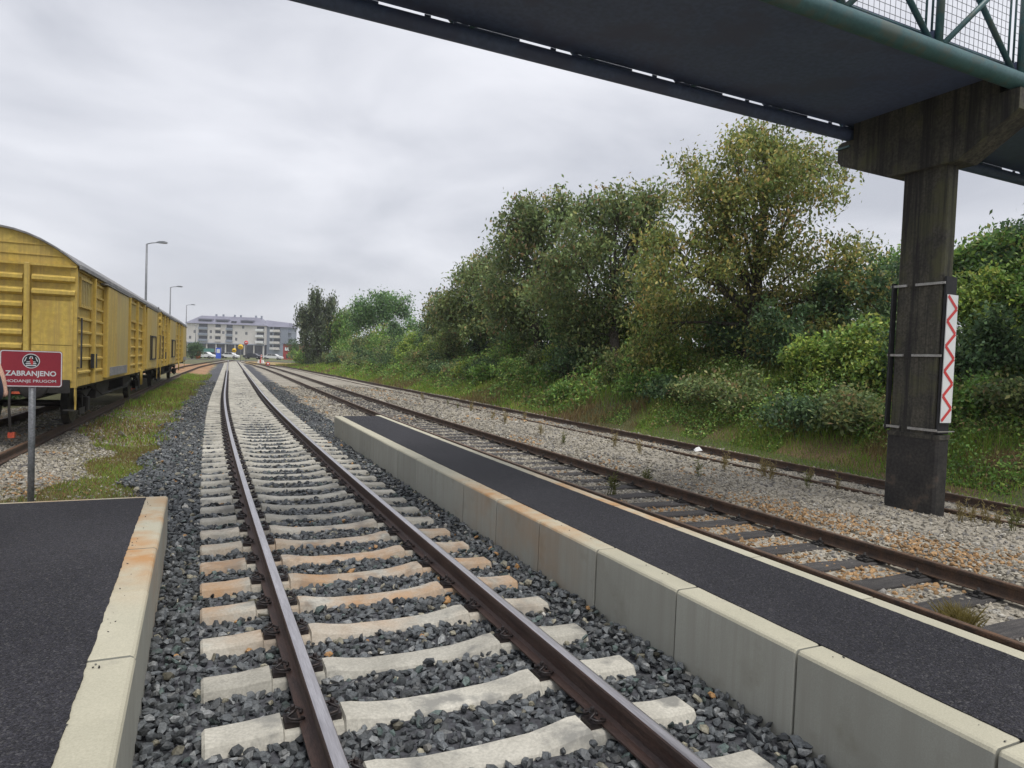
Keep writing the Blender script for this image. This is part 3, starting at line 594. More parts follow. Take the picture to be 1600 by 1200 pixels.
for s in (-1, 1): e.add([(s*.060, -.0056, -.008), (s*.044, -.0056, .034), (s*.034, -.0056, .042), (s*.048, -.0056, .0)], [(0, 1, 2, 3)]); e.add([(s*.018, -.0057, .022), (s*.008, -.0057, .05), (s*.002, -.0057, .05), (s*.008, -.0057, .022)], [(0, 1, 2, 3)])
e.build('emblem', M['signwhite'], pl, (-.003, 0, ZC+.078))
e = MB(); e.add([(-.012, -.0065, .012), (.014, -.0065, .010), (.02, -.0065, -.02), (.008, -.0065, -.045), (-.006, -.0065, -.02)], [(0, 1, 2, 3, 4)]); disc(e, .0, .02, .009, -.0065, 10); e.build('emblem', M['signred'], pl, (-.003, 0, ZC+.078))
# ------------------------------------------------------------------ yellow wagons
def wagon(origin, rz, L, label, flip=False):
    t = tag(empty('freight_wagon', origin, rz), label, 'wagon', 'yellow covered wagons on the siding')
    HW = 1.40; zb, ze, zc = 1.10, 3.28, 3.92
    # roof arc
    prof = []
    for k in range(15):
        a = -1+2*k/14; prof.append((a*(HW+.05), ze+.02+(zc-ze-.02)*(1-abs(a)**2.15)))
    def arc(x): a = min(1, abs(x)/(HW+.05)); return ze+.02+(zc-ze-.02)*(1-a**2.15)
    n = len(prof); m = MB(); vs = [(p[0], -.05, p[1]) for p in prof]+[(p[0], L+.05, p[1]) for p in prof]+[(p[0], -.05, p[1]-.035) for p in prof]+[(p[0], L+.05, p[1]-.035) for p in prof]
    fs = [(i, i+1, n+i+1, n+i) for i in range(n-1)]+[(2*n+i+1, 2*n+i, 3*n+i, 3*n+i+1) for i in range(n-1)]+[(i+1, i, 2*n+i, 2*n+i+1) for i in range(n-1)]+[(n+i, n+i+1, 3*n+i+1, 3*n+i) for i in range(n-1)]+[(0, n, 3*n, 2*n), (n-1, 2*n-1, 4*n-1, 3*n-1)]
    m.add(vs, fs, 0); rf = m.build('roof', M['wroof'], t)
    for s in (-1, 1): MB().box(*sorted((s*(HW+.045), s*(HW+.085))), -.04, L+.04, ze-.06, ze+.012).build('gutter', M['wroof'], rf)
    MB().box(-HW+.02, HW-.02, .02, L-.02, zb, ze+.02).build('body', M['yellow'], t)
    for y in (0, L):       # gables
        m = MB(); ins = .012 if y == 0 else -.012; g = [(-HW, ze-.02)]+[(p[0]*.985, p[1]-.034) for p in prof[0:]]+[(HW, ze-.02)]
        m.prism(g, (0, y+ins, 0), (1, 0, 0), (0, 0, 1), (0, (.03 if y == 0 else -.03), 0)); gb_ = m.build('gable', M['yellow'], t)
        sg_ = -1 if y == 0 else 1
        for zz_, hw in ((3.43, 1.2), (3.62, .92)): MB().box(-hw, hw, *sorted((y+sg_*-.012, y+sg_*.004)), zz_-.008, zz_+.008).build('seam', M['yellow'], gb_)
        k = 0; zr = zb+.05          # corrugations of the end wall
        while zr < ze-.1:
            for x0, x1 in ((-HW+.02, -.70), (-.56, .56), (.70, HW-.02)):
                plate = (y == 0 and x0 > .6 and zr < 2.62)
                if not plate:
                    MB().prism([(0, 0), (.07, .04), (.07, .10), (0, .14)], (x0, y-sg_*.0, zr), (0, sg_, 0), (0, 0, 1), (x1-x0, 0, 0)).build('end_rib', M['yellow'], t)
            zr += .255
        for x in (-.63, .63): MB().box(x-.045, x+.045, *sorted((y+sg_*.0, y+sg_*.10)), zb-.1, ze-.01, bev=.012).build('end_post', M['yellow'], t)
        if y == 0:
            MB().box(.70, HW-.05, -.03, -.002, 1.78, 2.60).build('end_plate', M['yellow'], t); MB().box(.70, HW-.05, -.027, -.002, zb, 1.77).build('end_plate', M['yellow'], t)
        MB().box(-HW, HW, *sorted((y+sg_*.0, y+sg_*.06)), ze-.05, ze-.012).build('end_rail', M['yellow'], t)
        for s in (-1, 1): MB().box(*sorted((s*(HW-.10), s*(HW+.012))), *sorted((y-sg_*.12, y+sg_*.012)), zb-.12, ze-.03).build('corner_post', M['yellow'], t)
        MB().box(-HW+.08, HW-.08, *sorted((y-sg_*.05, y+sg_*.10)), .88, 1.13).build('headstock', M['under'], t)
        for s in (-1, 1):
            bf = MB().lathe([(.09, 0), (.09, .36), (.07, .37), (.07, .52), (.22, .53), (.235, .56), (.2, .585)], 'y', (0, 0, 0), 18).build('buffer', M['under'], t, (s*.875, y+sg_*.08, 1.04), (0, 0, math.pi if sg_ < 0 else 0))
        MB().tube([(0, y, 1.02), (0, y+sg_*.35, 1.0), (0, y+sg_*.42, .8), (0, y+sg_*.40, .5), (0, y+sg_*.36, .45)], .035, 8).build('coupling_hook', M['under'], t)
        MB().tube([(.42, y, .95), (.42, y+sg_*.18, .92), (.43, y+sg_*.25, .6), (.44, y+sg_*.2, .2), (.45, y+sg_*.14, .12)], .022, 8).build('brake_hose', M['under'], t)
        MB().box(.40, .50, *sorted((y+sg_*.12, y+sg_*.2)), .06, .16).build('hose_coupling', M['redpaint'], t)
        MB().box(.34, .56, *sorted((y+sg_*.1, y+sg_*.14)), .86, .90).build('brake_lever', M['redpaint'], t)
        for s in (-1, 1):   # corner step
            MB().prism([(0, 1.0), (.16, 1.0), (.16, .82), (.09, .66), (.09, .56), (.02, .56), (.0, .66)], (s*(HW-.02), y-sg_*.12, 0), (0, sg_*.8, 0), (0, 0, 1), (s*.02, 0, 0)).build('step_bracket', M['yellow'], t)
            MB().box(*sorted((s*(HW-.20), s*HW)), *sorted((y-sg_*.12, y+sg_*.02)), .54, .56).build('step', M['under'], t)
            MB().tube([(s*(HW+.02), y+sg_*.0, 2.30), (s*(HW+.085), y-sg_*.02, 2.30), (s*(HW+.085), y-sg_*.02, 1.36), (s*(HW+.02), y-sg_*.0, 1.36)], .016, 6).build('handrail', M['black'], t)
    secs = [(.12, 2.86, 'rib'), (2.86, 6.32, 'door'), (6.32, 10.78, 'rib'), (10.78, 14.30, 'door2'), (14.30, L-.12, 'rib')]
    if flip: secs = [(.12, 3.2, 'rib'), (3.2, 6.9, 'door2'), (6.9, L-3.6, 'rib'), (L-3.6, L-.12, 'door')]
    for s in (-1, 1):
        X = lambda a: s*(HW+a)
        MB().box(*sorted((X(-.02), X(.012))), .12, L-.12, zb-.10, zb+.05).build('side_sill', M['yellow'], t)
        MB().box(*sorted((X(-.02), X(.03))), .05, L-.05, ze-.09, ze-.062).build('cant_rail', M['yellow'], t)
        for (a, b, kd) in secs:
            if kd == 'rib':
                npst = max(1, int((b-a)/1.45)); ps = [a+(b-a)*(i+.62)/(npst+.24) for i in range(npst)] if a < 1 else [a+.55+(b-a-1.0)*i/max(1, npst-1) for i in range(npst)]
                for y in ps: MB().box(*sorted((X(-.02), X(.085))), y-.04, y+.04, zb-.08, ze-.1, bev=.01).build('side_post', M['yellow'], t)
                eg = [a]+ps+[b]
                for j in range(len(eg)-1):
                    y0, y1 = eg[j]+.05, eg[j+1]-.05
                    if y1-y0 < .2: continue
                    vent = (j in (0, 1, 2)) and (y1-y0 > .5) and not (a > 14)
                    if a < 1 and j > 0: vent = False
                    zt = 2.42 if vent else ze-.12
                    k = 0; zr = zb+.12
                    while zr+.1 < zt: MB().prism([(0, 0), (.045, .02), (.045, .055), (0, .075)], (X(-.021), y0, zr), (s, 0, 0), (0, 0, 1), (0, y1-y0, 0)).build('side_rib', M['yellow'], t); zr += .262
                    if vent:
                        v = MB(); yv0, yv1 = y0+.06, y1-.06; z0, z1 = 2.52, 3.10
                        v.box(*sorted((X(-.025), X(.035))), yv0, yv1, z0, z0+.05); v.box(*sorted((X(-.025), X(.035))), yv0, yv1, z1-.05, z1)
                        v.box(*sorted((X(-.025), X(.035))), yv0, yv0+.05, z0+.05, z1-.05); v.box(*sorted((X(-.025), X(.035))), yv1-.05, yv1, z0+.05, z1-.05)
                        vo = v.build('vent_frame', M['yellow'], t)
                        MB().box(*sorted((X(-.022), X(-.012))), yv0+.05, yv1-.05, z0+.05, z1-.05).build('vent_opening', M['dark'], vo)
                        nb = max(4, int((yv1-yv0)/.16))
                        for q in range(nb):
                            yq = yv0+.08+(yv1-yv0-.16)*q/(nb-1); MB().box(*sorted((X(-.01), X(.02))), yq-.03, yq+.03, z0+.05, z1-.05).build('vent_bar', M['yellow2'], vo)
            else:
                mid = a+(b-a)*.40
                d1 = MB().box(*sorted((X(-.02), X(.10))), a+.05, mid-.01, zb-.03, ze-.13, bev=.02).build('door', M['yellow'], t)
                d2 = MB().box(*sorted((X(-.02), X(.095))), mid+.01, b-.05, zb-.03, ze-.13, bev=.02).build('door', M['yellow2'], t)
                MB().box(*sorted((X(.0), X(.12))), a-.3, b+.3, ze-.12, ze-.09).build('door_track', M['wroof'], t)
                if kd == 'door2':
                    for y0, y1 in ((a+.9, mid-.1), (mid+.12, b-.6)):
                        f = MB(); xx = sorted((X(.09), X(.125)))
                        f.box(*xx, y0, y1, 2.18, 2.22); f.box(*xx, y0, y1, 1.36, 1.40); f.box(*xx, y0, y0+.04, 1.40, 2.18); f.box(*xx, y1-.04, y1, 1.40, 2.18); f.build('placard_frame', M['black'], d1)
                else: MB().box(*sorted((X(.09), X(.12))), a+.35, b-.4, zb+.0, zb+.2).build('door_sill_panel', M['wroof'], d1)
        MB().box(*sorted((X(.02), X(.075))), 1.35, 1.75, 1.32, 1.62).build('label_box', M['black'], t)
        MB().tube([(X(.01), 9.2, 1.1), (X(.09), 9.2, 1.05), (X(.10), 9.25, .62), (X(.10), 9.5, .62), (X(.09), 9.55, 1.05), (X(.01), 9.55, 1.1)], .022, 6).build('foot_loop', M['yellow'], t)
        MB().box(*sorted((s*1.02, s*1.10)), .1, L-.1, .86, 1.10).build('sole_bar', M['under'], t)
    MB().box(-.9, .9, .3, L-.3, 1.0, 1.09).build('floor_frame', M['under'], t)
    for y0, y1, s in ((L*.30, L*.42, 1), (L*.34, L*.46, -1), (L*.60, L*.70, 1)): MB().box(*sorted((s*.35, s*1.0)), y0, y1, .48, .99, bev=.02).build('filler_box', M['under'], t)  # boxes added to fill and darken the open space under the wagon
    for s in (-1, 1): MB().tube([(s*.98, 3.6, .92), (s*.98, L*.36, .52), (s*.98, L*.64, .52), (s*.98, L-3.6, .92)], .04, 8).build('truss_rod', M['under'], t)
    MB().tube([(0, 1.2, .55), (0, L-1.2, .55)], .04, 8).build('brake_pull_rod', M['under'], t)
    for y in (L*.44, L*.55): MB().lathe([(.22, -.5), (.25, -.44), (.25, .44), (.22, .5)], 'x', (0.2, y, .72), 14).build('filler_tank', M['under'], t)  # tanks likewise added to block daylight below the floor
    for y in (3.1, L-3.1):
        MB().tube([(-.95, y, .46), (.95, y, .46)], .075, 10).build('axle', M['wheel'], t)
        for s in (-1, 1):
            wv = MB().lathe([(.10, -.07), (.10, .09), (.13, .08), (.40, .05), (.46, .065), (.46, -.05), (.49, -.06), (.49, -.085), (.40, -.07), (.13, -.04)], 'x', (0, 0, 0), 28).build('wheel', M['wheel'], t, (s*.735, y, .463), (0, 0, 0 if s > 0 else math.pi))
            MB().box(*sorted((s*.90, s*1.12)), y-.15, y+.15, .32, .62, bev=.03).build('axle_box', M['under'], t)
            m = MB()
            for q in range(6): m.box(*sorted((s*.94, s*1.06)), y-.62+.09*q, y+.62-.09*q, .78-.022*q-.02, .78-.022*q)
            m.build('leaf_spring', M['under'], t)
            for yy in (y-.2, y+.2): MB().prism([(-.04, .25), (.04, .25), (.14, 1.0), (-.14, 1.0)], (s*1.0, yy, 0), (0, 1, 0), (0, 0, 1), (s*.025, 0, 0)).build('axle_guard', M['under'], t)
            for sgn in (-1, 1): MB().box(*sorted((s*.68, s*.80)), y+sgn*.53-.03, y+sgn*.53+.03, .25, .72).build('brake_block', M['under'], t)
            MB().prism([(-.25, .28), (.3, .28), (.35, .42), (-.3, .42)], (s*1.08, y-.7, 0), (0, 1, 0), (0, 0, 1), (s*.02, 0, 0)).build('brake_rigging', M['under'], t)
    return t
wh = math.atan(WS)
wo = (-1.97-1.40*math.cos(wh), 15.05+1.40*math.sin(wh))
w1 = wagon((wo[0], wo[1], ZW), -wh, 15.6, 'yellow covered freight wagon with ribbed end wall beside the maroon sign')
w2 = wagon((wo[0]+16.95*math.sin(wh), wo[1]+16.95*math.cos(wh), ZW), -wh, 16.2, 'second yellow covered wagon coupled behind the one beside the maroon sign', True)
w3l = [c for c in w2.children if c.name.startswith('end_post')]
lad = MB()
for x in (1.0, 1.3): lad.tube([(x, -.14, 1.0), (x, -.14, 3.5)], .018, 6)
for k in range(8): lad.tube([(1.0, -.14, 1.15+.3*k), (1.3, -.14, 1.15+.3*k)], .014, 6)
lad.build('ladder', M['under'], w2)
# ------------------------------------------------------------------ foliage
def leaf_quads(C, size, droop=.35, aspect=.5, up=.5):
    n = len(C); d = RNG.normal(size=(n, 3)); d[:, 2] -= droop*1.5; d /= np.linalg.norm(d, axis=1)[:, None]
    nrm = RNG.normal(size=(n, 3)); nrm[:, 2] += up*2; s = np.cross(d, nrm); s /= np.linalg.norm(s, axis=1)[:, None]+1e-9
    Lh = (size*.5)[:, None]; V = np.stack([C-d*Lh, C+s*Lh*aspect-d*Lh*.15, C+d*Lh, C-s*Lh*aspect-d*Lh*.15], 1)
    return V
def split_lumps(lumps, k=7):      # break every lobe of a crown into smaller boughs so that gaps and shaded hollows open between them
    o = []
    for (x, y, z, a, b, c) in lumps:
        for _ in range(k):
            u = RNG.normal(size=3); u /= np.linalg.norm(u); q = RNG.uniform(.55, .92); r = RNG.uniform(.26, .50); o.append((x+u[0]*a*q, y+u[1]*b*q, z+u[2]*c*q, a*r*1.1, b*r*1.1, c*r*.8))
    return o
def crown_points(lumps, n, twig_r, per, shell=.55, hang=0):
    vol = np.array([l[3]*l[4]*l[5] for l in lumps])**.62; pk = RNG.choice(len(lumps), size=max(1, n//per), p=vol/vol.sum()); Lm = np.array(lumps)[pk]; k = len(pk)
    u = RNG.normal(size=(k, 3)); u /= np.linalg.norm(u, axis=1)[:, None]; rad = shell+(1.08-shell)*RNG.random(k)**.6; rad = np.where(RNG.random(k) < .18, RNG.random(k)*shell, rad)
    T = Lm[:, :3]+u*rad[:, None]*Lm[:, 3:6]
    P = np.repeat(T, per, 0)+RNG.normal(size=(k*per, 3))*twig_r*np.array([1, 1, .8]); 
    if hang: h = RNG.random(k*per)**1.0*hang; P[:, 2] -= h; P[:, :2] = np.repeat(T[:, :2], per, 0)+(P[:, :2]-np.repeat(T[:, :2], per, 0))*.35
    return P, T, np.repeat(np.arange(k), per), pk
def leaf_cols(pal, wts, n, tw, ntw, mixamt=.55):
    pal = np.array(pal); pt = RNG.choice(len(pal), ntw, p=np.array(wts)/sum(wts)); pl_ = RNG.choice(len(pal), n, p=np.array(wts)/sum(wts))
    c = np.where((RNG.random(n) < mixamt)[:, None], pal[pt[tw]], pal[pl_]); return c*2.35*RNG.uniform(.55, 1.5, n)[:, None]*RNG.uniform(.62, 1.4, ntw)[tw][:, None]
def foliage(name, lumps, n, size, pal, wts, parent, twig_r=.22, per=22, shell=.55, droop=.35, aspect=.5, hang=0, up=.85):
    P, T, tw, pk = crown_points(lumps, n, twig_r, per, shell, hang); k = P[:, 2] > ground_z(P[:, 0], P[:, 1])-.02; P, tw = P[k], tw[k]
    V = leaf_quads(P, size*RNG.uniform(.6, 1.3, len(P)), droop, aspect, up); F_ = np.arange(len(P)*4).reshape(-1, 4)
    c = leaf_cols(pal, wts, len(P), tw, len(T)); me = arr_mesh(name, V.reshape(-1, 3), F_, M['leaf'], np.repeat(c, 4, 0)); return obj(name, me, parent), T, pk
def tree_trunk(base, lumps, r0, parent, T=None, pk=None, ntw=90, fork=.3):
    m = MB(); base = Vector(base); cs = [Vector(l[:3]) for l in lumps]; top = max(cs, key=lambda c: c.z); mean = sum(cs, Vector())/len(cs)
    H = top.z-base.z; sp = [base+Vector((0, 0, -.4)), base+Vector((.03, .02, H*.12)), base.lerp(Vector((mean.x, mean.y, base.z+H*fork)), .8)+Vector((0, 0, H*.06)), Vector((mean.x, mean.y, base.z+H*.55)), top]
    m.tube(sp, [r0*1.25, r0, r0*.8, r0*.5, r0*.12], 9)
    for i, c in enumerate(cs):
        t0 = min(.8, max(.12, (c.z-base.z)/H*.55)); a = sp[1].lerp(sp[3], t0) if t0 < 1 else sp[3]
        md = a.lerp(c, .5)+Vector((random.uniform(-.2, .2), random.uniform(-.2, .2), random.uniform(0, .06*H))); rb = r0*random.uniform(.22, .38)
        m.tube([a, md, c], [rb, rb*.65, rb*.25], 6)
        if T is not None:
            ids = np.where(pk == i)[0]
            for q in ids[:max(2, ntw//len(cs))]:
                e_ = Vector(T[q]); s_ = md.lerp(c, random.uniform(.2, 1)); m.tube([s_, s_.lerp(e_, .5)+Vector((0, 0, .1)), e_], [rb*.22, rb*.14, rb*.06], 4, cap=False)
    return m.build('trunk', M['bark'], parent)
def px_lumps(pl_, D, jit=1.0, zsq=1.0):
    o = []
    for q in pl_:
        px, py, r = q[:3]; dd = D+(q[3] if len(q) > 3 else random.uniform(-jit, jit)); c = at_depth(px, py, dd); R_ = r*dd/F_PX; o.append((c[0], c[1], c[2], R_, R_, R_*zsq))
    return o
OLIVE = ([(.12, .12, .035), (.085, .105, .03), (.165, .14, .042), (.165, .105, .04), (.065, .09, .03)], [4, 4.5, 2.4, .7, 3])
GREEN = ([(.07, .125, .03), (.05, .095, .026), (.115, .165, .04), (.125, .12, .042)], [4, 3, 3, 1])
DUSTY = ([(.09, .11, .04), (.068, .095, .036), (.12, .115, .045), (.13, .09, .045), (.058, .085, .036)], [4, 4.5, 2, .7, 2.5])
BIRCH = ([(.055, .07, .038), (.075, .085, .045), (.045, .06, .035)], [3, 2, 3])
ROBIN = ([(.07, .12, .045), (.05, .095, .04), (.09, .14, .05)], [3, 3, 2])
LIME = ([(.12, .16, .03), (.09, .135, .03), (.155, .165, .038), (.06, .10, .026)], [3, 3, 2, 2.5])
DARKG = ([(.03, .055, .026), (.042, .07, .03), (.06, .09, .035)], [4, 4, 2])
def tree(label, lumps, base, r0, n, size, pal, group=None, name='tree', **kw):
    t = tag(empty(name, base), label, 'tree', group); inv = Vector(base)
    sub = split_lumps(lumps)+[(l[0], l[1], l[2], l[3]*.8, l[4]*.8, l[5]*.7) for l in lumps]; ow = np.concatenate([np.repeat(np.arange(len(lumps)), 7), np.arange(len(lumps))])
    cr_, T, pk = foliage('crown', sub, n, size, pal[0], pal[1], t, **kw); cr_.location = -inv
    tk = tree_trunk(base, lumps, r0, t, T, ow[pk], 170); tk.location = -inv; return t
def gbase(px, D, py=560):
    p = at_depth(px, py, D); return (p[0], p[1], float(ground_z(p[0], p[1]))-.05)
tree('tall walnut tree with thinning yellow brown leaves rising behind the bank shrubs', px_lumps([(1190, 268, 68), (1120, 320, 66), (1250, 300, 66), (1075, 262, 26), (1062, 420, 76), (1150, 420, 92), (1250, 415, 92), (1325, 440, 62), (1030, 505, 64), (1120, 530, 84), (1220, 540, 84), (1312, 520, 72), (1362, 450, 32), (1290, 250, 40), (1200, 222, 40), (1150, 232, 34), (1030, 380, 36), (1180, 350, 80), (1345, 398, 22), (1085, 300, 40)], 24.5, 2.2), gbase(1170, 24.5), .26, 58000, .16, OLIVE, name='walnut_tree', twig_r=.26, per=26, droop=.7, shell=.45)
tree('broad dusty green tree joining the walnut tree on the bank', px_lumps([(955, 372, 66), (1010, 345, 55), (900, 395, 60), (960, 455, 82), (1020, 440, 60), (880, 470, 76), (965, 318, 34), (1015, 312, 32), (925, 345, 45), (930, 520, 70), (1000, 530, 60)], 31, 2), gbase(960, 31), .25, 34000, .21, DUSTY, name='broadleaf_tree', twig_r=.3, per=26, droop=.5)
tree('rounded dusty green tree with a ragged domed top on the bank', px_lumps([(845, 345, 44), (880, 330, 34), (812, 385, 50), (862, 400, 58), (795, 440, 52), (845, 470, 66), (800, 500, 52), (820, 340, 28)], 39, 2), gbase(840, 39), .25, 26000, .24, DUSTY, name='broadleaf_tree', twig_r=.32, per=26)
tree('smaller olive tree sloping down behind the light green shrubs', px_lumps([(745, 445, 38), (770, 420, 34), (722, 478, 40), (775, 475, 48), (700, 490, 34), (750, 505, 44), (725, 440, 22)], 48, 2), gbase(745, 48), .22, 17000, .27, DUSTY, name='broadleaf_tree', twig_r=.35, per=24)
tree('drooping tree with brownish hanging twigs at the end of the thicket', px_lumps([(692, 480, 24), (680, 505, 22), (705, 500, 28), (690, 525, 26), (675, 478, 12)], 56, 1.5), gbase(692, 56), .16, 9000, .24, DUSTY, name='weeping_tree', twig_r=.4, per=24, hang=1.4, droop=1.2)
tree('open crowned robinia tree with bare thin stems showing under the leaves', px_lumps([(592, 472, 18), (572, 484, 17), (612, 476, 18), (628, 490, 14), (580, 500, 18), (640, 512, 11), (604, 496, 16), (560, 505, 13), (620, 515, 12), (560, 480, 9), (632, 470, 9)], 88, 2), gbase(595, 88), .2, 11000, .34, ROBIN, name='robinia_tree', twig_r=.5, per=22, shell=.5)
tree('tall dense grey green birch with hanging branches by the level crossing', px_lumps([(496, 462, 16), (486, 485, 20), (508, 482, 22), (498, 510, 26), (520, 465, 12), (474, 510, 13), (515, 515, 24), (490, 540, 22), (478, 480, 12)], 100, 2), gbase(500, 100), .3, 15000, .36, BIRCH, name='birch_tree', twig_r=.5, per=22, hang=2.2, droop=1.4)
tree('shorter green birch leaning out beside the tall dense one', px_lumps([(535, 492, 16), (545, 512, 16), (530, 520, 20), (540, 540, 18), (548, 490, 9)], 97, 2), gbase(536, 97), .2, 8000, .36, GREEN, name='birch_tree', twig_r=.5, per=22, hang=1.6, droop=1.2)
tree('feathery green tree standing on the bank right behind the bridge pier', px_lumps([(1510, 415, 34), (1545, 395, 30), (1540, 440, 44), (1500, 460, 40), (1560, 480, 40), (1515, 400, 22)], 21, 1), gbase(1530, 21), .14, 13000, .17, GREEN, name='broadleaf_tree', twig_r=.2, per=22)
tree('dark blue green tree on the bank past the bridge pier, its top reddish', px_lumps([(1600, 400, 40), (1590, 440, 48), (1620, 460, 60), (1585, 500, 50), (1640, 380, 60), (1620, 540, 60), (1592, 375, 24)], 19, 1), gbase(1625, 19), .16, 14000, .16, DARKG, name='broadleaf_tree', twig_r=.2, per=22)
tree('small green tree peeping between the walnut tree and the bridge pier', px_lumps([(1385, 430, 28), (1390, 470, 34), (1375, 500, 34), (1398, 405, 14)], 30, 1), gbase(1388, 30), .12, 6500, .2, GREEN, name='broadleaf_tree', twig_r=.24, per=22)
# ------------------------------------------------------------------ shrubs on the bank
SHRUBS = {'dark': ('dark green shrub growing on the railway bank', DARKG, .13), 'green': ('mid green leafy shrub growing on the railway bank', GREEN, .13), 'lime': ('bright yellow green shrub standing out on the railway bank', LIME, .125), 'dusty': ('dull olive shrub growing on the railway bank', DUSTY, .13)}
def shrub(x, y, r, h, kind, n, s=1.0):
    lab, pal, sz = SHRUBS[kind]; b = (x, y, float(ground_z(x, y))-.05); t = tag(empty('shrub', b), lab, 'shrub', lab.split(' growing')[0].split(' standing')[0]+'s on the bank')
    lm = []
    for k in range(random.randint(4, 6)):
        a = random.uniform(0, 6.28); q = random.uniform(.15, .62)*r; zz_ = random.uniform(.3, .82)*h; R_ = r*random.uniform(.42, .62); lm.append((x+q*math.cos(a), y+q*math.sin(a), b[2]+zz_, R_, R_, min(R_, h*.36)))
    lm = split_lumps(lm, 4)+[(x, y, b[2]+h*.3, r*.75, r*.75, h*.3)]; c, T, pk = foliage('foliage', lm, n, sz*s, pal[0], pal[1], t, twig_r=.10+.05*r, per=18, shell=.6, droop=.2, aspect=.55); c.location = (-b[0], -b[1], -b[2])
    m = MB()
    for q in range(min(14, len(T))): e_ = Vector(T[q])-Vector(b); m.tube([(0, 0, 0), e_*.5+Vector((0, 0, .1)), e_], [.022*r, .014*r, .005*r], 4, cap=False)
    m.build('stems', M['bark'], t); return t
rs = random.Random(5)
def bank(Y, d): return float(t3_x(Y))+d
Y = 5.0
while Y < 92:     # front row
    k = rs.choices(['dark', 'green', 'dusty', 'lime'], [2.4, 4.4, 3, .45])[0]; st = 1.5+Y*.03; D = Y
    shrub(bank(Y, rs.uniform(3.0, 4.9)+(1.2 if Y < 10 else 0)), Y, rs.uniform(.7, 1.6)*(1+Y*.005), rs.uniform(.5, 1.25)*(1+Y*.006), k, int(max(1500, 4700-55*Y)), .85+Y*.010); Y += st*.85*rs.uniform(.7, 1.2)
Y = 5.5
while Y < 95:     # second row, taller
    k = rs.choices(['dark', 'green', 'dusty', 'lime'], [4, 4, 2, .6])[0]; st = 1.9+Y*.03
    shrub(bank(Y, rs.uniform(5.6, 7.2)), Y, rs.uniform(1.1, 1.6)*(1+Y*.005), rs.uniform(1.7, 2.6), k, int(max(1500, 4600-50*Y)), .95+Y*.009); Y += st*rs.uniform(.8, 1.2)
Y = 6.5
while Y < 80:     # rear row closing the gaps under the trees
    shrub(bank(Y, rs.uniform(8.4, 10)), Y, rs.uniform(1.5, 2.0), rs.uniform(2.2, 3.4), rs.choice(['dark', 'green', 'dusty']), int(max(1300, 3300-35*Y)), 1.15+Y*.010); Y += (2.3+Y*.03)*rs.uniform(.8, 1.2)
for px, off, r, h, k in ((905, 6.5, 1.3, 2.8, 'lime'), (868, 4.6, .8, 1.5, 'lime'), (1275, 5.0, 1.0, 1.6, 'lime'), (1340, 5.4, 1.1, 2.2, 'lime'), (1375, 5.0, .8, 1.4, 'lime'), (1050, 5.0, .9, 1.4, 'lime'), (1525, 7.0, 1.1, 3.2, 'lime'), (1565, 8.0, 1.2, 4.0, 'green'), (700, 6.0, 1.5, 3.0, 'lime'), (640, 5.5, 1.7, 2.4, 'lime'), (670, 5.5, 1.7, 2.3, 'lime')):
    d = ray(px, 600); D = 17.
    for _ in range(6): p = CAM+D*d; D = (float(t3_x(p[1]))+off)/d[0]
    p = CAM+D*d; shrub(p[0], p[1], r, h, k, 4200, .85+D*.010)
# ------------------------------------------------------------------ grass, ground cover and weeds
def blades(name, X, Y, hgt, cols, wd=.012, lean=.45, z=None):
    n = len(X); Z = ground_z(X, Y)-.01 if z is None else z; a = RNG.uniform(0, 6.283, n); b = RNG.uniform(0, 6.283, n); w_ = wd*RNG.uniform(.6, 1.4, n)
    B = np.stack([X, Y, Z], 1); s = np.stack([np.cos(a)*w_, np.sin(a)*w_, 0*a], 1); l1 = lean*RNG.random(n)*hgt; tip = B+np.stack([np.cos(b)*l1, np.sin(b)*l1, hgt*RNG.uniform(.75, 1, n)], 1)
    md = B*.5+tip*.5; md[:, 2] += hgt*.10; V = np.stack([B-s, B+s, md+s*.6, tip, md-s*.6], 1); F_ = np.arange(n*5).reshape(-1, 5)
    return arr_mesh(name, V.reshape(-1, 3), F_, M['grassb'], np.repeat(cols, 5, 0))
def grass_cols(X, Y, brown):
    n = len(X); b = RNG.uniform(.7, 1.4, n)[:, None]; g = np.array([.18, .31, .045])*b; g2 = np.array([.27, .30, .07])*b; br = np.array([.22, .16, .07])*b; tn = np.array([.29, .24, .11])*b; pt = (.7+.75*vnoise(X*.55, Y*.55, 81))[:, None]; g = g*pt; g2 = g2*pt
    u = RNG.random(n)[:, None]; c = np.where(u < .6, g, g2); v = brown(X, Y)[:, None]; q = RNG.random(n)[:, None]; c = np.where(q < v, np.where(u < .6, br, tn), c); return c
def put_grass(label, x0, x1, y0, y1, sp, ok, h, brown, wd, lean=.45, fn=None):
    X, Y = scatter(x0, x1, y0, y1, sp)
    if fn is not None: X = X+fn(Y)
    k = ok(X, Y); X, Y = X[k], Y[k]; hh = h(X, Y)*RNG.uniform(.5, 1.3, len(X)); tag(obj('grass', blades('grass', X, Y, hh, grass_cols(X, Y, brown), wd, lean)), label, 'grass', kind='stuff')
br_bank = lambda X, Y: np.clip((vnoise(X*.35, Y*.28, 51)-.40)*3.0, 0, .92)*(1-sstep(1.9, 3.6, X-t3_x(Y)))+.85*(vnoise(X*.7, Y*.7, 52) > .77)+.05
put_grass('rough grass, green and dead brown, covering the foot of the railway bank', 12.7, 18.5, 4, 20, .045, lambda X, Y: (X-t3_x(Y)) > 1.05+.3*vnoise(X*2, Y*2, 6), lambda X, Y: .06+.42*vnoise(X*1.1, Y*1.1, 7)**2*sstep(1, 2.2, X-t3_x(Y))+.04*sstep(1, 2.5, X-t3_x(Y)), br_bank, .008, .7)
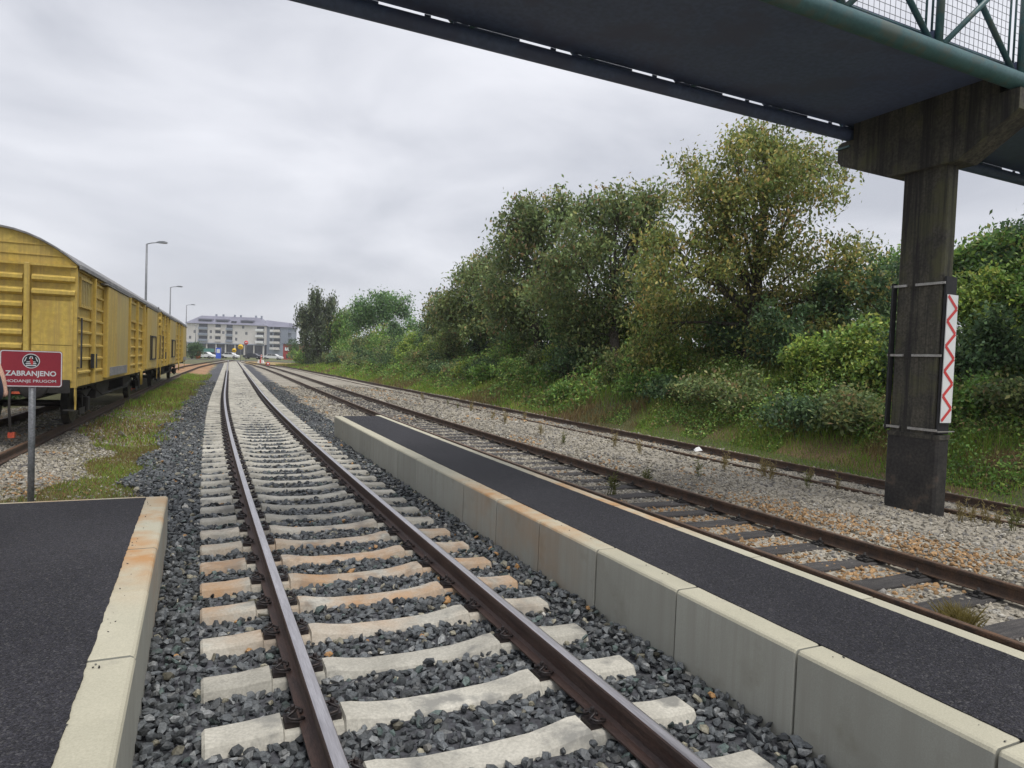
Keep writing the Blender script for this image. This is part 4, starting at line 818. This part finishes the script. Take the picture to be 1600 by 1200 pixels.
put_grass('rough grass, green and dead brown, covering the bank further down the line', 12.7, 19, 20, 60, .085, lambda X, Y: (X-t3_x(Y)) > 1.05+.3*vnoise(X*2, Y*2, 6), lambda X, Y: .16+.2*vnoise(X*.8, Y*.8, 7), br_bank, .017, .7)
put_grass('coarse grass along the far end of the bank', 12.7, 20, 60, 118, .2, lambda X, Y: (X-t3_x(Y)) > 1.1, lambda X, Y: .3+0*X, br_bank, .05, .7)
br_l = lambda X, Y: np.clip(.58+.9*(vnoise(X*1.1, Y*.7, 61)-.5)-.25*sstep(14, 30, Y), .15, .9)
put_grass('short yellowing grass strip between the siding gravel and the ballast', -5, 0.2, 7.7, 16, .024, okl, lambda X, Y: .05+.06*vnoise(X*1.2, Y*1.2, 66), br_l, .006, .9)
put_grass('taller weeds and grass growing alongside the yellow wagons', -6, 2.2, 16, 58, .07, lambda X, Y: okl(X, Y) & (np.abs(X-tw_x(Y)) > 1.0), lambda X, Y: .06+.24*vnoise(X*.6, Y*.5, 67)**1.6, br_l, .014, .6)
# leafy ground cover on the bank
def cover(label, y0, y1, n, size):
    Y = RNG.uniform(y0, y1, n); X = t3_x(Y)+1.6+6.5*RNG.random(n)**1.25; k = vnoise(X*.9, Y*.9, 71) > .30; X, Y = X[k], Y[k]; Z = ground_z(X, Y)+RNG.random(len(X))**1.4*.85*sstep(1.5, 2.9, X-t3_x(Y))*(.3+vnoise(X*.9, Y*.9, 72)); P = np.stack([X, Y, Z], 1); v = in_view(P); P = P[v]
    c = leaf_cols(GREEN[0]+[(.12, .16, .035), (.14, .10, .05)], GREEN[1]+[2, 1], len(P), (vnoise(P[:, 0]*1.1, P[:, 1]*1.1, 73)*299).astype(int), 300); V = leaf_quads(P, size*RNG.uniform(.6, 1.4, len(P)), .1, .6, .9)
    tag(obj('ground_cover', arr_mesh('ground_cover', V.reshape(-1, 3), np.arange(len(P)*4).reshape(-1, 4), M['leaf'], np.repeat(c, 4, 0))), label, 'ground cover', kind='stuff')
cover('brambles and leafy ground cover on the near part of the bank', 4, 22, 82000, .075); cover('brambles and leafy ground cover on the distant part of the bank', 22, 75, 60000, .15)
# dry weeds standing in the gravel: one plant of each kind, then copies
def weed_mesh(seed, h, dry):
    r = np.random.default_rng(seed); vs = []; fs = []; cs = []
    def tri(a, b, c, col): i = len(vs); vs.extend([a, b, c]); fs.append((i, i+1, i+2)); cs.extend([col]*3)
    for q in range(r.integers(4, 9)):
        a = r.uniform(0, 6.28); l = r.uniform(.0, .3)*h; hh = h*r.uniform(.55, 1); tip = np.array([math.cos(a)*l, math.sin(a)*l, hh]); b0 = np.array([r.uniform(-.05, .05), r.uniform(-.05, .05), -.02])
        col = (np.array([.27, .22, .10]) if dry else np.array([.14, .15, .05]))*r.uniform(.7, 1.3); w_ = np.array([.004, .004, 0]); tri(b0-w_, b0+w_, tip, col); tri(b0-w_*[1, -1, 0], b0+w_*[1, -1, 0], tip, col)
        for k in range(r.integers(8, 18)):
            t = r.uniform(.25, 1); p = b0+(tip-b0)*t; d = r.normal(size=3)*.035; d[2] = abs(d[2])+.01; e = np.cross(d, r.normal(size=3)); e = e/np.linalg.norm(e)*.007; tri(p, p+d*.6+e, p+d*1.2, col*r.uniform(.8, 1.3)); tri(p, p+d*.6-e, p+d*1.2, col)
    return arr_mesh('weed', np.array(vs), np.array(fs), M['grassb'], np.array(cs))
wm = [weed_mesh(i, .38, True) for i in range(4)]+[weed_mesh(10+i, .30, False) for i in range(3)]
spots = [(770, 660), (790, 668), (715, 640), (735, 643), (845, 685), (700, 632), (1000, 715), (960, 703), (1090, 752), (1195, 745), (1205, 752), (1260, 765), (1265, 738), (1310, 760), (590, 612), (660, 625), (820, 655), (880, 700), (1540, 815), (1560, 822), (1580, 830), (1520, 812), (1500, 818), (1590, 812), (1130, 735)]
for i, (px, py) in enumerate(spots):
    d = ray(px, py); P = CAM+(-.27-CAMZ)/d[2]*d; o = obj('weed', wm[(i*3) % 9 if (i*3) % 9 < 7 else i % 4], None, (P[0], P[1], float(ground_z(P[0], P[1]))), (0, 0, random.uniform(0, 6.28))); s_ = random.uniform(.7, 1.25); o.scale = (s_, s_, s_)
    tag(o, 'thin dry weed with straw coloured stalks standing in the pale gravel' if ((i*3) % 9) != 6 else 'thin greenish weed standing in the pale gravel', 'weed', 'dry weeds between the old tracks' if ((i*3) % 9) != 6 else 'green weeds between the old tracks')
for lab, px, py in (('low green weed growing between the timber sleepers near the platform kerb', 955, 772), ('tall green weed leaning on the rail of the loop track', 1008, 760)):
    d = ray(px, py); P = CAM+(-.29-CAMZ)/d[2]*d; o = tag(obj('weed', wm[4], None, P), lab, 'weed'); o.scale = (1.4, 1.4, 1.2)
P = CAM+(-.30-CAMZ)/ray(1497, 985)[2]*ray(1497, 985); n = 900; X = P[0]+RNG.normal(size=n)*.045; Y = P[1]+RNG.normal(size=n)*.055
tag(obj('grass_tuft', blades('grass_tuft', X, Y, RNG.uniform(.10, .26, n), np.array([.24, .20, .07])*RNG.uniform(.7, 1.3, n)[:, None], .003, 1.0, np.full(n, -.29))), 'yellow moss like grass tuft growing over the rail beside the kerb', 'grass tuft')
# ------------------------------------------------------------------ lamp posts
def lamp(base, H, arm, label):
    t = tag(empty('street_lamp', base), label, 'lamp post', 'lamp posts behind the wagons'); ax = np.array([RT[0], RT[1]]); ax = ax/np.linalg.norm(ax)
    MB().tube([(0, 0, -.3), (0, 0, H*.5), (0, 0, H)], [.13, .11, .085], 10).build('post', M['lampgrey'], t)
    MB().tube([(0, 0, H-.02), (ax[0]*arm*.45, ax[1]*arm*.45, H+.10), (ax[0]*arm, ax[1]*arm, H+.16)], .045, 8).build('arm', M['lampgrey'], t)
    m = MB(); u = Vector((ax[0], ax[1], 0)); v = Vector((-ax[1], ax[0], 0)); o = u*(arm-.05)+Vector((0, 0, H+.1))
    vs = [];
    for (a, w_, h0, h1) in ((0, .08, .02, .12), (.3, .17, 0, .2), (.8, .18, -.02, .2), (1.0, .1, .03, .14)):
        vs += [o+u*a-v*w_+Vector((0, 0, h0)), o+u*a+v*w_+Vector((0, 0, h0)), o+u*a+v*w_*.7+Vector((0, 0, h1)), o+u*a-v*w_*.7+Vector((0, 0, h1))]
    fs = [(0, 1, 2, 3), (15, 14, 13, 12)]+[(4*i+k, 4*i+(k+1) % 4, 4*i+4+(k+1) % 4, 4*i+4+k) for i in range(3) for k in range(4)]; m.add(vs, fs); m.build('lamp_head', M['lampgrey'], t); return t
for px, py, D, lab in ((229.5, 381, 65, 'tall grey street lamp, the largest one rising above the wagon roofs'), (266.5, 449, 110, 'grey street lamp, middle of the row above the wagon roofs'), (291.5, 477, 155, 'grey street lamp beside the apartment building')):
    p = at_depth(px, py, D); lamp((p[0], p[1], -.3), p[2]+.3, 1.0, lab)
# ------------------------------------------------------------------ apartment building
BD = 330.; S_ = BD/F_PX
bo = at_depth(291, 560, BD); ub = Vector((RT[0], RT[1], 0)).normalized(); vb = Vector((FW[0], FW[1], 0)).normalized()
ab = tag(empty('apartment_building', (bo[0], bo[1], -.4), math.atan2(ub.y, ub.x)), 'pale apartment block with slate mansard roof, stacked balconies and ground floor shops', 'building')
def zu(zx): return (270+zx/6.667-291)*S_
def zh(zx, zy): px = 270+zx/6.667; return CAMZ+(hor(px)-(440+zy/6.667))*S_+.4
g0 = 0.; zf = zh(500, 640); ze_ = zh(500, 445)
def bpart(name, mat_, x0, x1, y0, y1, z0, z1, parent=ab): return MB().box(x0, x1, y0, y1, z0, z1).build(name, mat_, parent)
XR = zu(950); XW = zu(1165)
bpart('wall', M['bwall'], 0, XR-.02, 0, 14, zf, ze_)
bpart('shopfront_wall', M['glass'], .3, XR-.3, .8, 13, 0, zf-.02)
bpart('canopy_slab', M['bwall2'], -.2, XR+.1, -.5, .79, zf-.5, zf-.02)
for i in range(9): x = .5+i*(XR-1)/8; bpart('shop_pillar', M['bwall'], x-.3, x+.3, .0, .5, 0, zf-.52)
m = MB(); zr0, zr1 = ze_+.02, zh(500, 358); a_ = [(-.8, -.8), (XR+.4, -.8), (XR+.4, 14.8), (-.8, 14.8)]; b_ = [(zu(245), 4.5), (zu(840), 4.5), (zu(840), 10), (zu(245), 10)]
m.add([(x, y, zr0) for x, y in a_]+[(x, y, zr1) for x, y in b_], [(3, 2, 1, 0), (4, 5, 6, 7)]+[(i, (i+1) % 4, 4+(i+1) % 4, 4+i) for i in range(4)]); rf = m.build('roof', M['broof'], ab)
for zx in (380, 455, 575, 640, 800, 860): bpart('chimney', M['bwall2'], zu(zx)-.35, zu(zx)+.35, 6.5, 7.3, zr1-.3, zr1+1.1, rf)
for x0, x1 in ((250, 400), (430, 570), (690, 830)):
    f = bpart('dormer', M['broof'], zu(x0), zu(x1), .6, 5.5, zr0+.3, zr0+2.5, rf); bpart('dormer_window', M['glass'], zu(x0)+.5, zu(x1)-.5, .5, .62, zr0+.7, zr0+2.0, rf)
for x in (610, 640): bpart('skylight', M['glass'], zu(x)-.5, zu(x)+.5, -.0, .9, zr0+.9, zr0+1.8, rf)
def bal(x0, x1, y0, z0, hgt, mat_, pj=1.1):
    f = bpart('balcony', M['glass'], x0, x1, y0-.06, y0-.01, z0, z0+hgt); bpart('balcony_slab', mat_, x0-.2, x1+.2, y0-pj, y0-.07, z0-.25, z0, f); bpart('balcony_rail', mat_, x0-.2, x1+.2, y0-pj, y0-pj+.1, z0+.02, z0+.95, f)
FL = [zh(500, 628), zh(500, 566), zh(500, 504)]
for z in FL:
    bal(zu(265), zu(355), 0, z+.2, 2.4, M['bwall2'], .7); bal(zu(437), zu(492), 0, z+.2, 2.4, M['bwall'], .5); bal(zu(553), zu(615), 0, z+.2, 2.5, M['bwall2'], .6); bal(zu(868), zu(945), 0, z+.2, 2.2, M['white'], 1.6)
for zx, zy in ((725, 475), (655, 535), (655, 600), (520, 530), (175, 580), (222, 520), (390, 520), (390, 580), (760, 540)):
    u_, z_ = zu(zx), zh(zx, zy); f = bpart('window', M['glass'], u_-.5, u_+.5, -.03, -.005, z_-.7, z_+.7); bpart('window_frame', M['white'], u_-.04, u_+.04, -.07, -.035, z_-.7, z_+.7, f)
bpart('wing', M['bwall2'], XR, XW, 3, 17, 0, zh(1050, 470)); m = MB()
z0, z1 = zh(1050, 470)+.02, zh(1000, 395); m.add([(XR-.8, 2.4, z0), (XW+.8, 2.4, z0), (XW+.8, 17.5, z0), (XR-.8, 17.5, z0), (zu(900), 8, z1), (zu(1150), 8, z1-1), (zu(1150), 12, z1-1), (zu(900), 12, z1)], [(3, 2, 1, 0), (4, 5, 6, 7)]+[(i, (i+1) % 4, 4+(i+1) % 4, 4+i) for i in range(4)]); m.build('roof', M['broof'], ab)
for z in FL+[zh(500, 690)]:
    bal(zu(1025), zu(1090), 3, z+.3, 2.2, M['bwall'], 1.4); bal(zu(985), zu(1008), 3, z+.3, 2.2, M['white'], .3); f = bpart('balcony_slab', M['bwall2'], XW-.5, XW+2.0, 4, 8, z-.2, z+.8)
# ------------------------------------------------------------------ level crossing and what stands around it
cr0 = at_depth(365, 564, 128); cx_, cy_ = main_x(125), 146.
MB().box(-140, 160, cy_-4, cy_+4, -.2, -.115).build('road', M['road'])['kind'] = 'structure'
def stand(px, D): p = at_depth(px, 560, D); return (float(p[0]), float(p[1]), float(ground_z(p[0], p[1])))
RZ = math.atan2(ub.y, ub.x)
def round_sign(px, py, r_px, D, mat_, label, dark=None):
    b = stand(px, D); zc_ = at_depth(px, py, D)[2]-b[2]; r = r_px*D/F_PX; t = tag(empty('round_sign', b, RZ), label, 'sign')
    MB().tube([(0, .05, -.2), (0, .05, zc_+r*.6)], .04, 8).build('post', M['steel'], t); MB().lathe([(r, 0), (r, .03)], 'y', (0, 0, zc_), 24).build('disc', mat_, t)
    if dark is not None: e = MB(); e.box(-r*.62, r*.62, -.012, -.002, zc_-r*.14, zc_+r*.16); e.build('marking', dark, t)
    return t
round_sign(375.5, 542, 4.2, 118, M['yellowsign'], 'larger round yellow sign with a dark bar by the level crossing', M['black'])
round_sign(365.5, 547.5, 3.4, 122, M['yellowsign'], 'smaller round yellow sign with a dark bar by the level crossing', M['black'])
round_sign(384, 535.5, 3.2, 124, M['signred'], 'round red sign with a white bar on a tall post by the level crossing', M['signwhite'])
b = stand(341, 132); t = tag(empty('banner', b, RZ), 'upright blue and white advertising banner beside the road', 'banner'); k = 132/F_PX
MB().box(-4*k, 4*k, 0, .06, .3, 19*k).build('banner_cloth', M['bluesign'], t); MB().box(-2.6*k, 2.6*k, -.03, -.002, 11*k, 17*k).build('banner_panel', M['signwhite'], t); MB().tube([(4.4*k, .03, -.2), (4.4*k, .03, 20*k)], .04, 8).build('post', M['steel'], t)
def car(px, D, label, mat_, L=4.3, rz=0, name='parked_car'):
    b = stand(px, D); t = tag(empty(name, b, RZ+rz), label, 'car')
    m = MB(); pr_ = [(-L/2, .35), (-L/2, .8), (-L*.42, .92), (-L*.30, 1.0), (-L*.2, 1.42), (L*.16, 1.45), (L*.30, 1.0), (L*.46, .85), (L/2, .7), (L/2, .35)]; m.prism(pr_, (0, -.85, 0), (1, 0, 0), (0, 0, 1), (0, 1.7, 0)); m.build('body', mat_, t)
    for s in (-1, 1): MB().prism([(-L*.26, 1.02), (-L*.185, 1.36), (-.02, 1.38), (-.02, 1.02)], (0, s*.852, 0), (1, 0, 0), (0, 0, 1), (0, s*.01, 0)).build('window', M['glass'], t); MB().prism([(.04, 1.02), (.04, 1.38), (L*.15, 1.38), (L*.25, 1.02)], (0, s*.852, 0), (1, 0, 0), (0, 0, 1), (0, s*.01, 0)).build('window', M['glass'], t)
    for sx in (-1, 1):
        for s in (-1, 1): w_ = MB().lathe([(.32, -.1), (.32, .1)], 'y', (sx*L*.31, s*.8, .32), 16).build('wheel', M['black'], t); MB().lathe([(.2, 0), (.2, .02)], 'y', (sx*L*.31, s*.905, .32), 12).build('rim', M['steel'], w_)
    for s in (-1, 1): MB().box(-L/2-.012, -L/2+.02, *sorted((s*.5, s*.8)), .62, .76).build('headlight', M['white'], t)
    return t
car(320, 150, 'white car parked near the blue and white banner', M['carwhite']); car(332, 156, 'dark car parked behind the blue and white banner', M['cardark']); car(359, 165, 'white car crossing the road behind the round yellow signs', M['carwhite']); car(395, 172, 'dark car parked in front of the apartment building shops', M['cardark'], 4.5)
car(426, 178, 'long pale van standing before the right wing of the apartment building', M['carwhite'], 5.2)
# barrier drive with red and white plates
b = stand(407, 120); t = tag(empty('barrier_box', b, RZ), 'white and red level crossing barrier drive by the track', 'barrier'); k = 120/F_PX
MB().prism([(-5*k, 0), (5*k, 0), (3.4*k, 5.5*k), (-3.4*k, 5.5*k)], (0, 0, 0), (1, 0, 0), (0, 0, 1), (0, .5, 0)).build('box', M['white'], t); MB().box(-.13, .13, -.02, -.002, .05, 6*k*.9).build('stripe', M['signred'], t); MB().tube([(0, .25, 5*k), (0.05, .25, 14*k)], .06, 8).build('mast', M['signwhite'], t)
for q in range(3): MB().box(-.07, .17, .17, .33, (6+3*q)*k, (7.3+3*q)*k).build('band', M['signred'], t)
b = stand(419, 92); t = tag(empty('marker_disc', b, RZ), 'small red ringed marker disc low beside the curving rails', 'marker'); MB().tube([(0, 0, -.1), (0, 0, .35)], .03, 8).build('post', M['steel'], t); MB().lathe([(.26, 0), (.26, .03)], 'y', (0, -.05, .5), 20).build('disc', M['signred'], t); MB().lathe([(.13, 0), (.13, .02)], 'y', (0, -.075, .5), 16).build('centre', M['signwhite'], t)
for px, py, lab, h_ in ((536, 576, 'white topped marker post at the foot of the bank', .75), (547.5, 581, 'low white marker stone at the foot of the bank', .45)):
    d = ray(px, py+3); P = CAM+(-.36-CAMZ)/d[2]*d; t = tag(empty('marker_post', P), lab, 'marker post'); MB().box(-.07, .07, -.07, .07, -.1, h_*.6, bev=.02).build('post', M['steel'] if h_ > .6 else M['white'], t); MB().box(-.13, .13, -.09, .09, h_*.6+.002, h_, bev=.03).build('cap', M['white'], t)
# red building and hoarding
b = stand(455, 190); t = tag(empty('red_building', b, RZ), 'low red clad building with a white sign right of the apartment block', 'building'); k = 190/F_PX
MB().box(-13*k, 16*k, 0, 8, -.2, 24*k).build('wall', M['redwall'], t); MB().box(-14*k, 17*k, -.4, 8.4, 24*k+.01, 25.2*k).build('roof', M['broof'], t); MB().box(-10*k, -3*k, -.15, -.01, 14*k, 19*k).build('sign_board', M['white'], t)
for q in range(3): MB().box((-8+7*q)*k, (-4+7*q)*k, -.06, -.01, 2*k, 9*k).build('window', M['glass'], t)
b = stand(318, 170); t = tag(empty('hoarding', b, RZ), 'pale teal hoarding along the road behind the wagons', 'hoarding'); k = 170/F_PX
for q in range(6): MB().box((-9+4.2*q)*k, (-9+4.2*q+4.1)*k, 0, .08, 0, 14*k).build('panel', M['greenpaint'], t)
for q in range(7): MB().box((-9+4.2*q)*k-.06, (-9+4.2*q)*k+.05, .1, .2, -.1, 14.5*k).build('post', M['steel'], t)
b = stand(309, 140); t = tag(empty('litter_bin', b, RZ), 'orange plastic bin by the road near the hoarding', 'bin'); MB().lathe([(.45, 0), (.6, 1.2), (.63, 1.2), (.63, 1.3), (.3, 1.5)], 'z', (0, 0, 0), 16).build('body', M['orange'], t)
p = at_depth(305, 506, 150); b = stand(305, 150); t = tag(empty('utility_pole', b), 'thin pale utility pole in front of the apartment building', 'pole'); MB().tube([(0, 0, -.2), (0, 0, p[2]-b[2])], [.1, .07], 8).build('post', M['steel'], t); MB().box(-.3, .3, -.05, .05, p[2]-b[2]-.5, p[2]-b[2]-.4).build('cross_arm', M['steel'], t)
# shrubs round the crossing
def far_shrub(px, D, r, h, pal, lab, n=2600):
    b = stand(px, D); t = tag(empty('shrub', b), lab, 'shrub'); lm = [(b[0]+random.uniform(-.5, .5)*r, b[1]+random.uniform(-.5, .5)*r, b[2]+h*random.uniform(.35, .7), r*.6, r*.6, h*.42) for _ in range(5)]
    c, T, pk = foliage('foliage', lm, n, .3, pal[0], pal[1], t, twig_r=.3, per=18); c.location = (-b[0], -b[1], -b[2]); m = MB()
    for q in range(8): e_ = Vector(T[q])-Vector(b); m.tube([(0, 0, 0), e_*.5, e_], [.05, .03, .01], 4, cap=False)
    m.build('stems', M['bark'], t)
far_shrub(299, 135, 2.2, 3.2, DARKG, 'dark green bush behind the end of the last wagon'); far_shrub(474, 108, 2.3, 2.6, GREEN, 'green bush at the foot of the tall birch'); far_shrub(462, 160, 2.2, 5.0, DARKG, 'dark bush between the red building and the birch'); far_shrub(552, 92, 2.6, 2.8, GREEN, 'green bush between the birch and the robinia'); far_shrub(580, 84, 2.6, 2.6, DUSTY, 'olive bush at the foot of the robinia'); far_shrub(615, 80, 2.6, 2.8, GREEN, 'green bush behind the light green shrubs by the robinia')
lm = []
for i in range(110):
    X = -330+i*7; lm.append((X, 520+60*math.sin(i*.5), 1.8, 8, 5, 2.6+1.4*vnoise(i*.4, 0, 3)))
tw_ = tag(foliage('distant_wood', lm, 26000, 1.7, DARKG[0], DARKG[1], None, twig_r=1.5, per=14)[0], 'low far off wood closing the horizon', 'wood', kind='stuff')
# invented leafy screen behind the siding, added to darken the gap under the wagons
hb = tag(empty('shade_hedge', (tw_x(25)-3.2, 25, -.3)), 'added dark foliage screen that blackens the gap under the yellow wagons', 'shade_hedge')
lm = [(float(tw_x(y))-3.3+random.uniform(-.2, .2), y, .45, .8, .9, .75) for y in np.arange(9, 56, .9)]
hf, T, pk = foliage('foliage', lm, 22000, .17, DARKG[0], DARKG[1], hb, twig_r=.15, per=18); hf.location = -hb.location; m = MB()
for l in lm: q = Vector(l[:3])-hb.location; m.tube([(q.x, q.y, -.1), (q.x, q.y, 1.0)], .03, 5)
m.build('stems', M['bark'], hb)
# small litter
for lab, px, py in (('scrap of white litter on the grass beside the wagons', 236, 635), ('white plastic bottle lying beside the rail near the bank', 1090, 705)):
    d = ray(px, py); P = CAM+(-.25-CAMZ)/d[2]*d; m = MB(); s_ = .06; m.add([(-s_*2, -s_, 0), (s_*2, -s_*.7, .02), (s_*1.7, s_, .05), (-s_*1.5, s_*.8, .03), (-s_, 0, .09), (s_, .02, .11)], [(0, 1, 5, 4), (1, 2, 5), (2, 3, 4, 5), (3, 0, 4), (0, 3, 2, 1)])
    tag(m.build('litter', M['litter'], None, P), lab, 'litter')
# ------------------------------------------------------------------ person on the side platform, mostly beyond the frame
def skin_body(name, verts, edges, mat_, parent, sub=2, root=0):
    me = bpy.data.meshes.new(name); me.from_pydata([v[0] for v in verts], edges, []); o = obj(name, me, parent); md = o.modifiers.new('skin', 'SKIN'); sv = me.skin_vertices[0].data
    for i, v in enumerate(verts): sv[i].radius = (v[1], v[2] if len(v) > 2 else v[1]); sv[i].use_root = (i == root)
    s = o.modifiers.new('sub', 'SUBSURF'); s.levels = s.render_levels = sub; dg = bpy.context.evaluated_depsgraph_get(); me2 = bpy.data.meshes.new_from_object(o.evaluated_get(dg)); o.modifiers.clear(); o.data = me2; me2.materials.clear(); me2.materials.append(mat_)
    for p_ in me2.polygons: p_.use_smooth = True
    return o
pe = tag(empty('person', (-1.578, 6.1, PZ+.007)), 'person in a dark navy jacket standing at the end of the side platform', 'person')
bv = [((0, 0, .95), .15, .12), ((0, 0, 1.15), .15, .11), ((0, 0, 1.36), .17, .11), ((0, -.01, 1.47), .06, .06), ((0, .0, 1.56), .055, .06), ((0, .02, 1.65), .085, .10), ((0, .015, 1.74), .07, .085), ((.10, 0, .86), .095, .1), ((.115, .02, .47), .062), ((.12, -.02, .08), .045), ((.13, .15, .03), .04, .035), ((-.10, 0, .86), .095, .1), ((-.115, .02, .47), .062), ((-.12, -.02, .08), .045), ((-.13, .15, .03), .04, .035),
      ((.19, 0, 1.38), .062), ((.27, -.03, 1.08), .048), ((.14, .22, 1.04), .035), ((-.19, 0, 1.38), .062), ((-.26, -.03, 1.10), .048), ((-.16, .2, 1.12), .035)]
be = [(0, 1), (1, 2), (2, 3), (3, 4), (4, 5), (5, 6), (0, 7), (7, 8), (8, 9), (9, 10), (0, 11), (11, 12), (12, 13), (13, 14), (2, 15), (15, 16), (16, 17), (2, 18), (18, 19), (19, 20)]
skin_body('body', bv, be, M['skin'], pe)
jv = [((0, 0, .72), .205, .16), ((0, 0, .95), .19, .155), ((0, 0, 1.15), .185, .145), ((0, 0, 1.37), .19, .14), ((0, -.01, 1.46), .09, .09), ((.20, 0, 1.385), .085), ((.285, -.03, 1.09), .072), ((.18, .18, 1.045), .05), ((-.20, 0, 1.385), .085), ((-.275, -.03, 1.10), .072), ((-.18, .16, 1.115), .05)]
skin_body('jacket', jv, [(0, 1), (1, 2), (2, 3), (3, 4), (3, 5), (5, 6), (6, 7), (3, 8), (8, 9), (9, 10)], M['navy'], pe)
tv = [((0, 0, .95), .165, .14), ((.10, 0, .84), .11, .115), ((.115, .02, .47), .08), ((.12, -.02, .10), .07), ((-.10, 0, .84), .11, .115), ((-.115, .02, .47), .08), ((-.12, -.02, .10), .07)]
skin_body('trousers', tv, [(0, 1), (1, 2), (2, 3), (0, 4), (4, 5), (5, 6)], M['trousers'], pe)
for s in (-1, 1): skin_body('shoe', [((s*.12, -.06, .05), .05, .05), ((s*.125, .05, .045), .052, .045), ((s*.135, .17, .035), .045, .032)], [(0, 1), (1, 2)], M['black'], pe)
hm = MB(); hm.lathe([(.02, .16), (.07, .15), (.10, .10), (.112, .03), (.108, -.04), (.09, -.10)], 'z', (0, -.012, 1.68), 18); hm.build('hair', M['hair'], pe)
fm = MB()
for s in (-1, 1): fm.lathe([(.004, -.012), (.012, 0), (.004, .01)], 'y', (s*.034, .112, 1.665), 8); 
fm.build('eyes', M['black'], pe); MB().add([(-.014, .108, 1.625), (.014, .108, 1.625), (0, .14, 1.63), (0, .112, 1.665)], [(0, 1, 2), (1, 3, 2), (3, 0, 2)]).build('nose', M['skin'], pe); MB().box(-.024, .024, .10, .113, 1.592, 1.602).build('mouth', M['peach'], pe)
for s in (-1, 1):   # hands with five fingers
    wx, wy, wz = (.14, .22, 1.04) if s > 0 else (-.16, .2, 1.12); hv = [((wx, wy, wz), .026, .022), ((wx-s*.02, wy+.05, wz-.005), .034, .018), ((wx-s*.03, wy+.09, wz-.01), .036, .016)]; he = [(0, 1), (1, 2)]
    for q in range(4):
        bx_ = wx-s*.03+(q-1.5)*.018; ln = (.062, .072, .068, .054)[q]; i0 = len(hv); hv += [((bx_, wy+.10, wz-.012), .0085), ((bx_, wy+.10+ln*.5, wz-.022), .008), ((bx_-s*.005, wy+.10+ln*.8, wz-.05), .0072)]; he += [(2, i0), (i0, i0+1), (i0+1, i0+2)]
    i0 = len(hv); hv += [((wx+.0-s*.055, wy+.06, wz), .010), ((wx-s*.07, wy+.095, wz-.012), .0085)]; he += [(1, i0), (i0, i0+1)]; skin_body('hand', hv, he, M['skin'], pe, 1)
sv_ = [((-.05, .06, 1.50), .045), ((.10, .10, 1.46), .045), ((.22, .10, 1.40), .045), ((.300, .05, 1.22), .038), ((.335, .03, 1.08), .022)]
skin_body('scarf', sv_, [(0, 1), (1, 2), (2, 3), (3, 4)], M['peach'], pe)
# ------------------------------------------------------------------ damp autumn air
hz = NT('air'); hz.t.nodes.remove(hz.b); pv = hz.n('ShaderNodeVolumePrincipled'); pv.inputs['Color'].default_value = (.93, .95, 1, 1); pv.inputs['Density'].default_value = .0004; pv.inputs['Anisotropy'].default_value = .2; hz.l(pv.outputs[0], hz.out.inputs['Volume'])
if HAZE: tag(MB().box(-700, 900, -60, 900, -1.6, 26).build('haze', hz.mat), 'thin pale damp air over the whole railway yard', 'haze', kind='stuff')
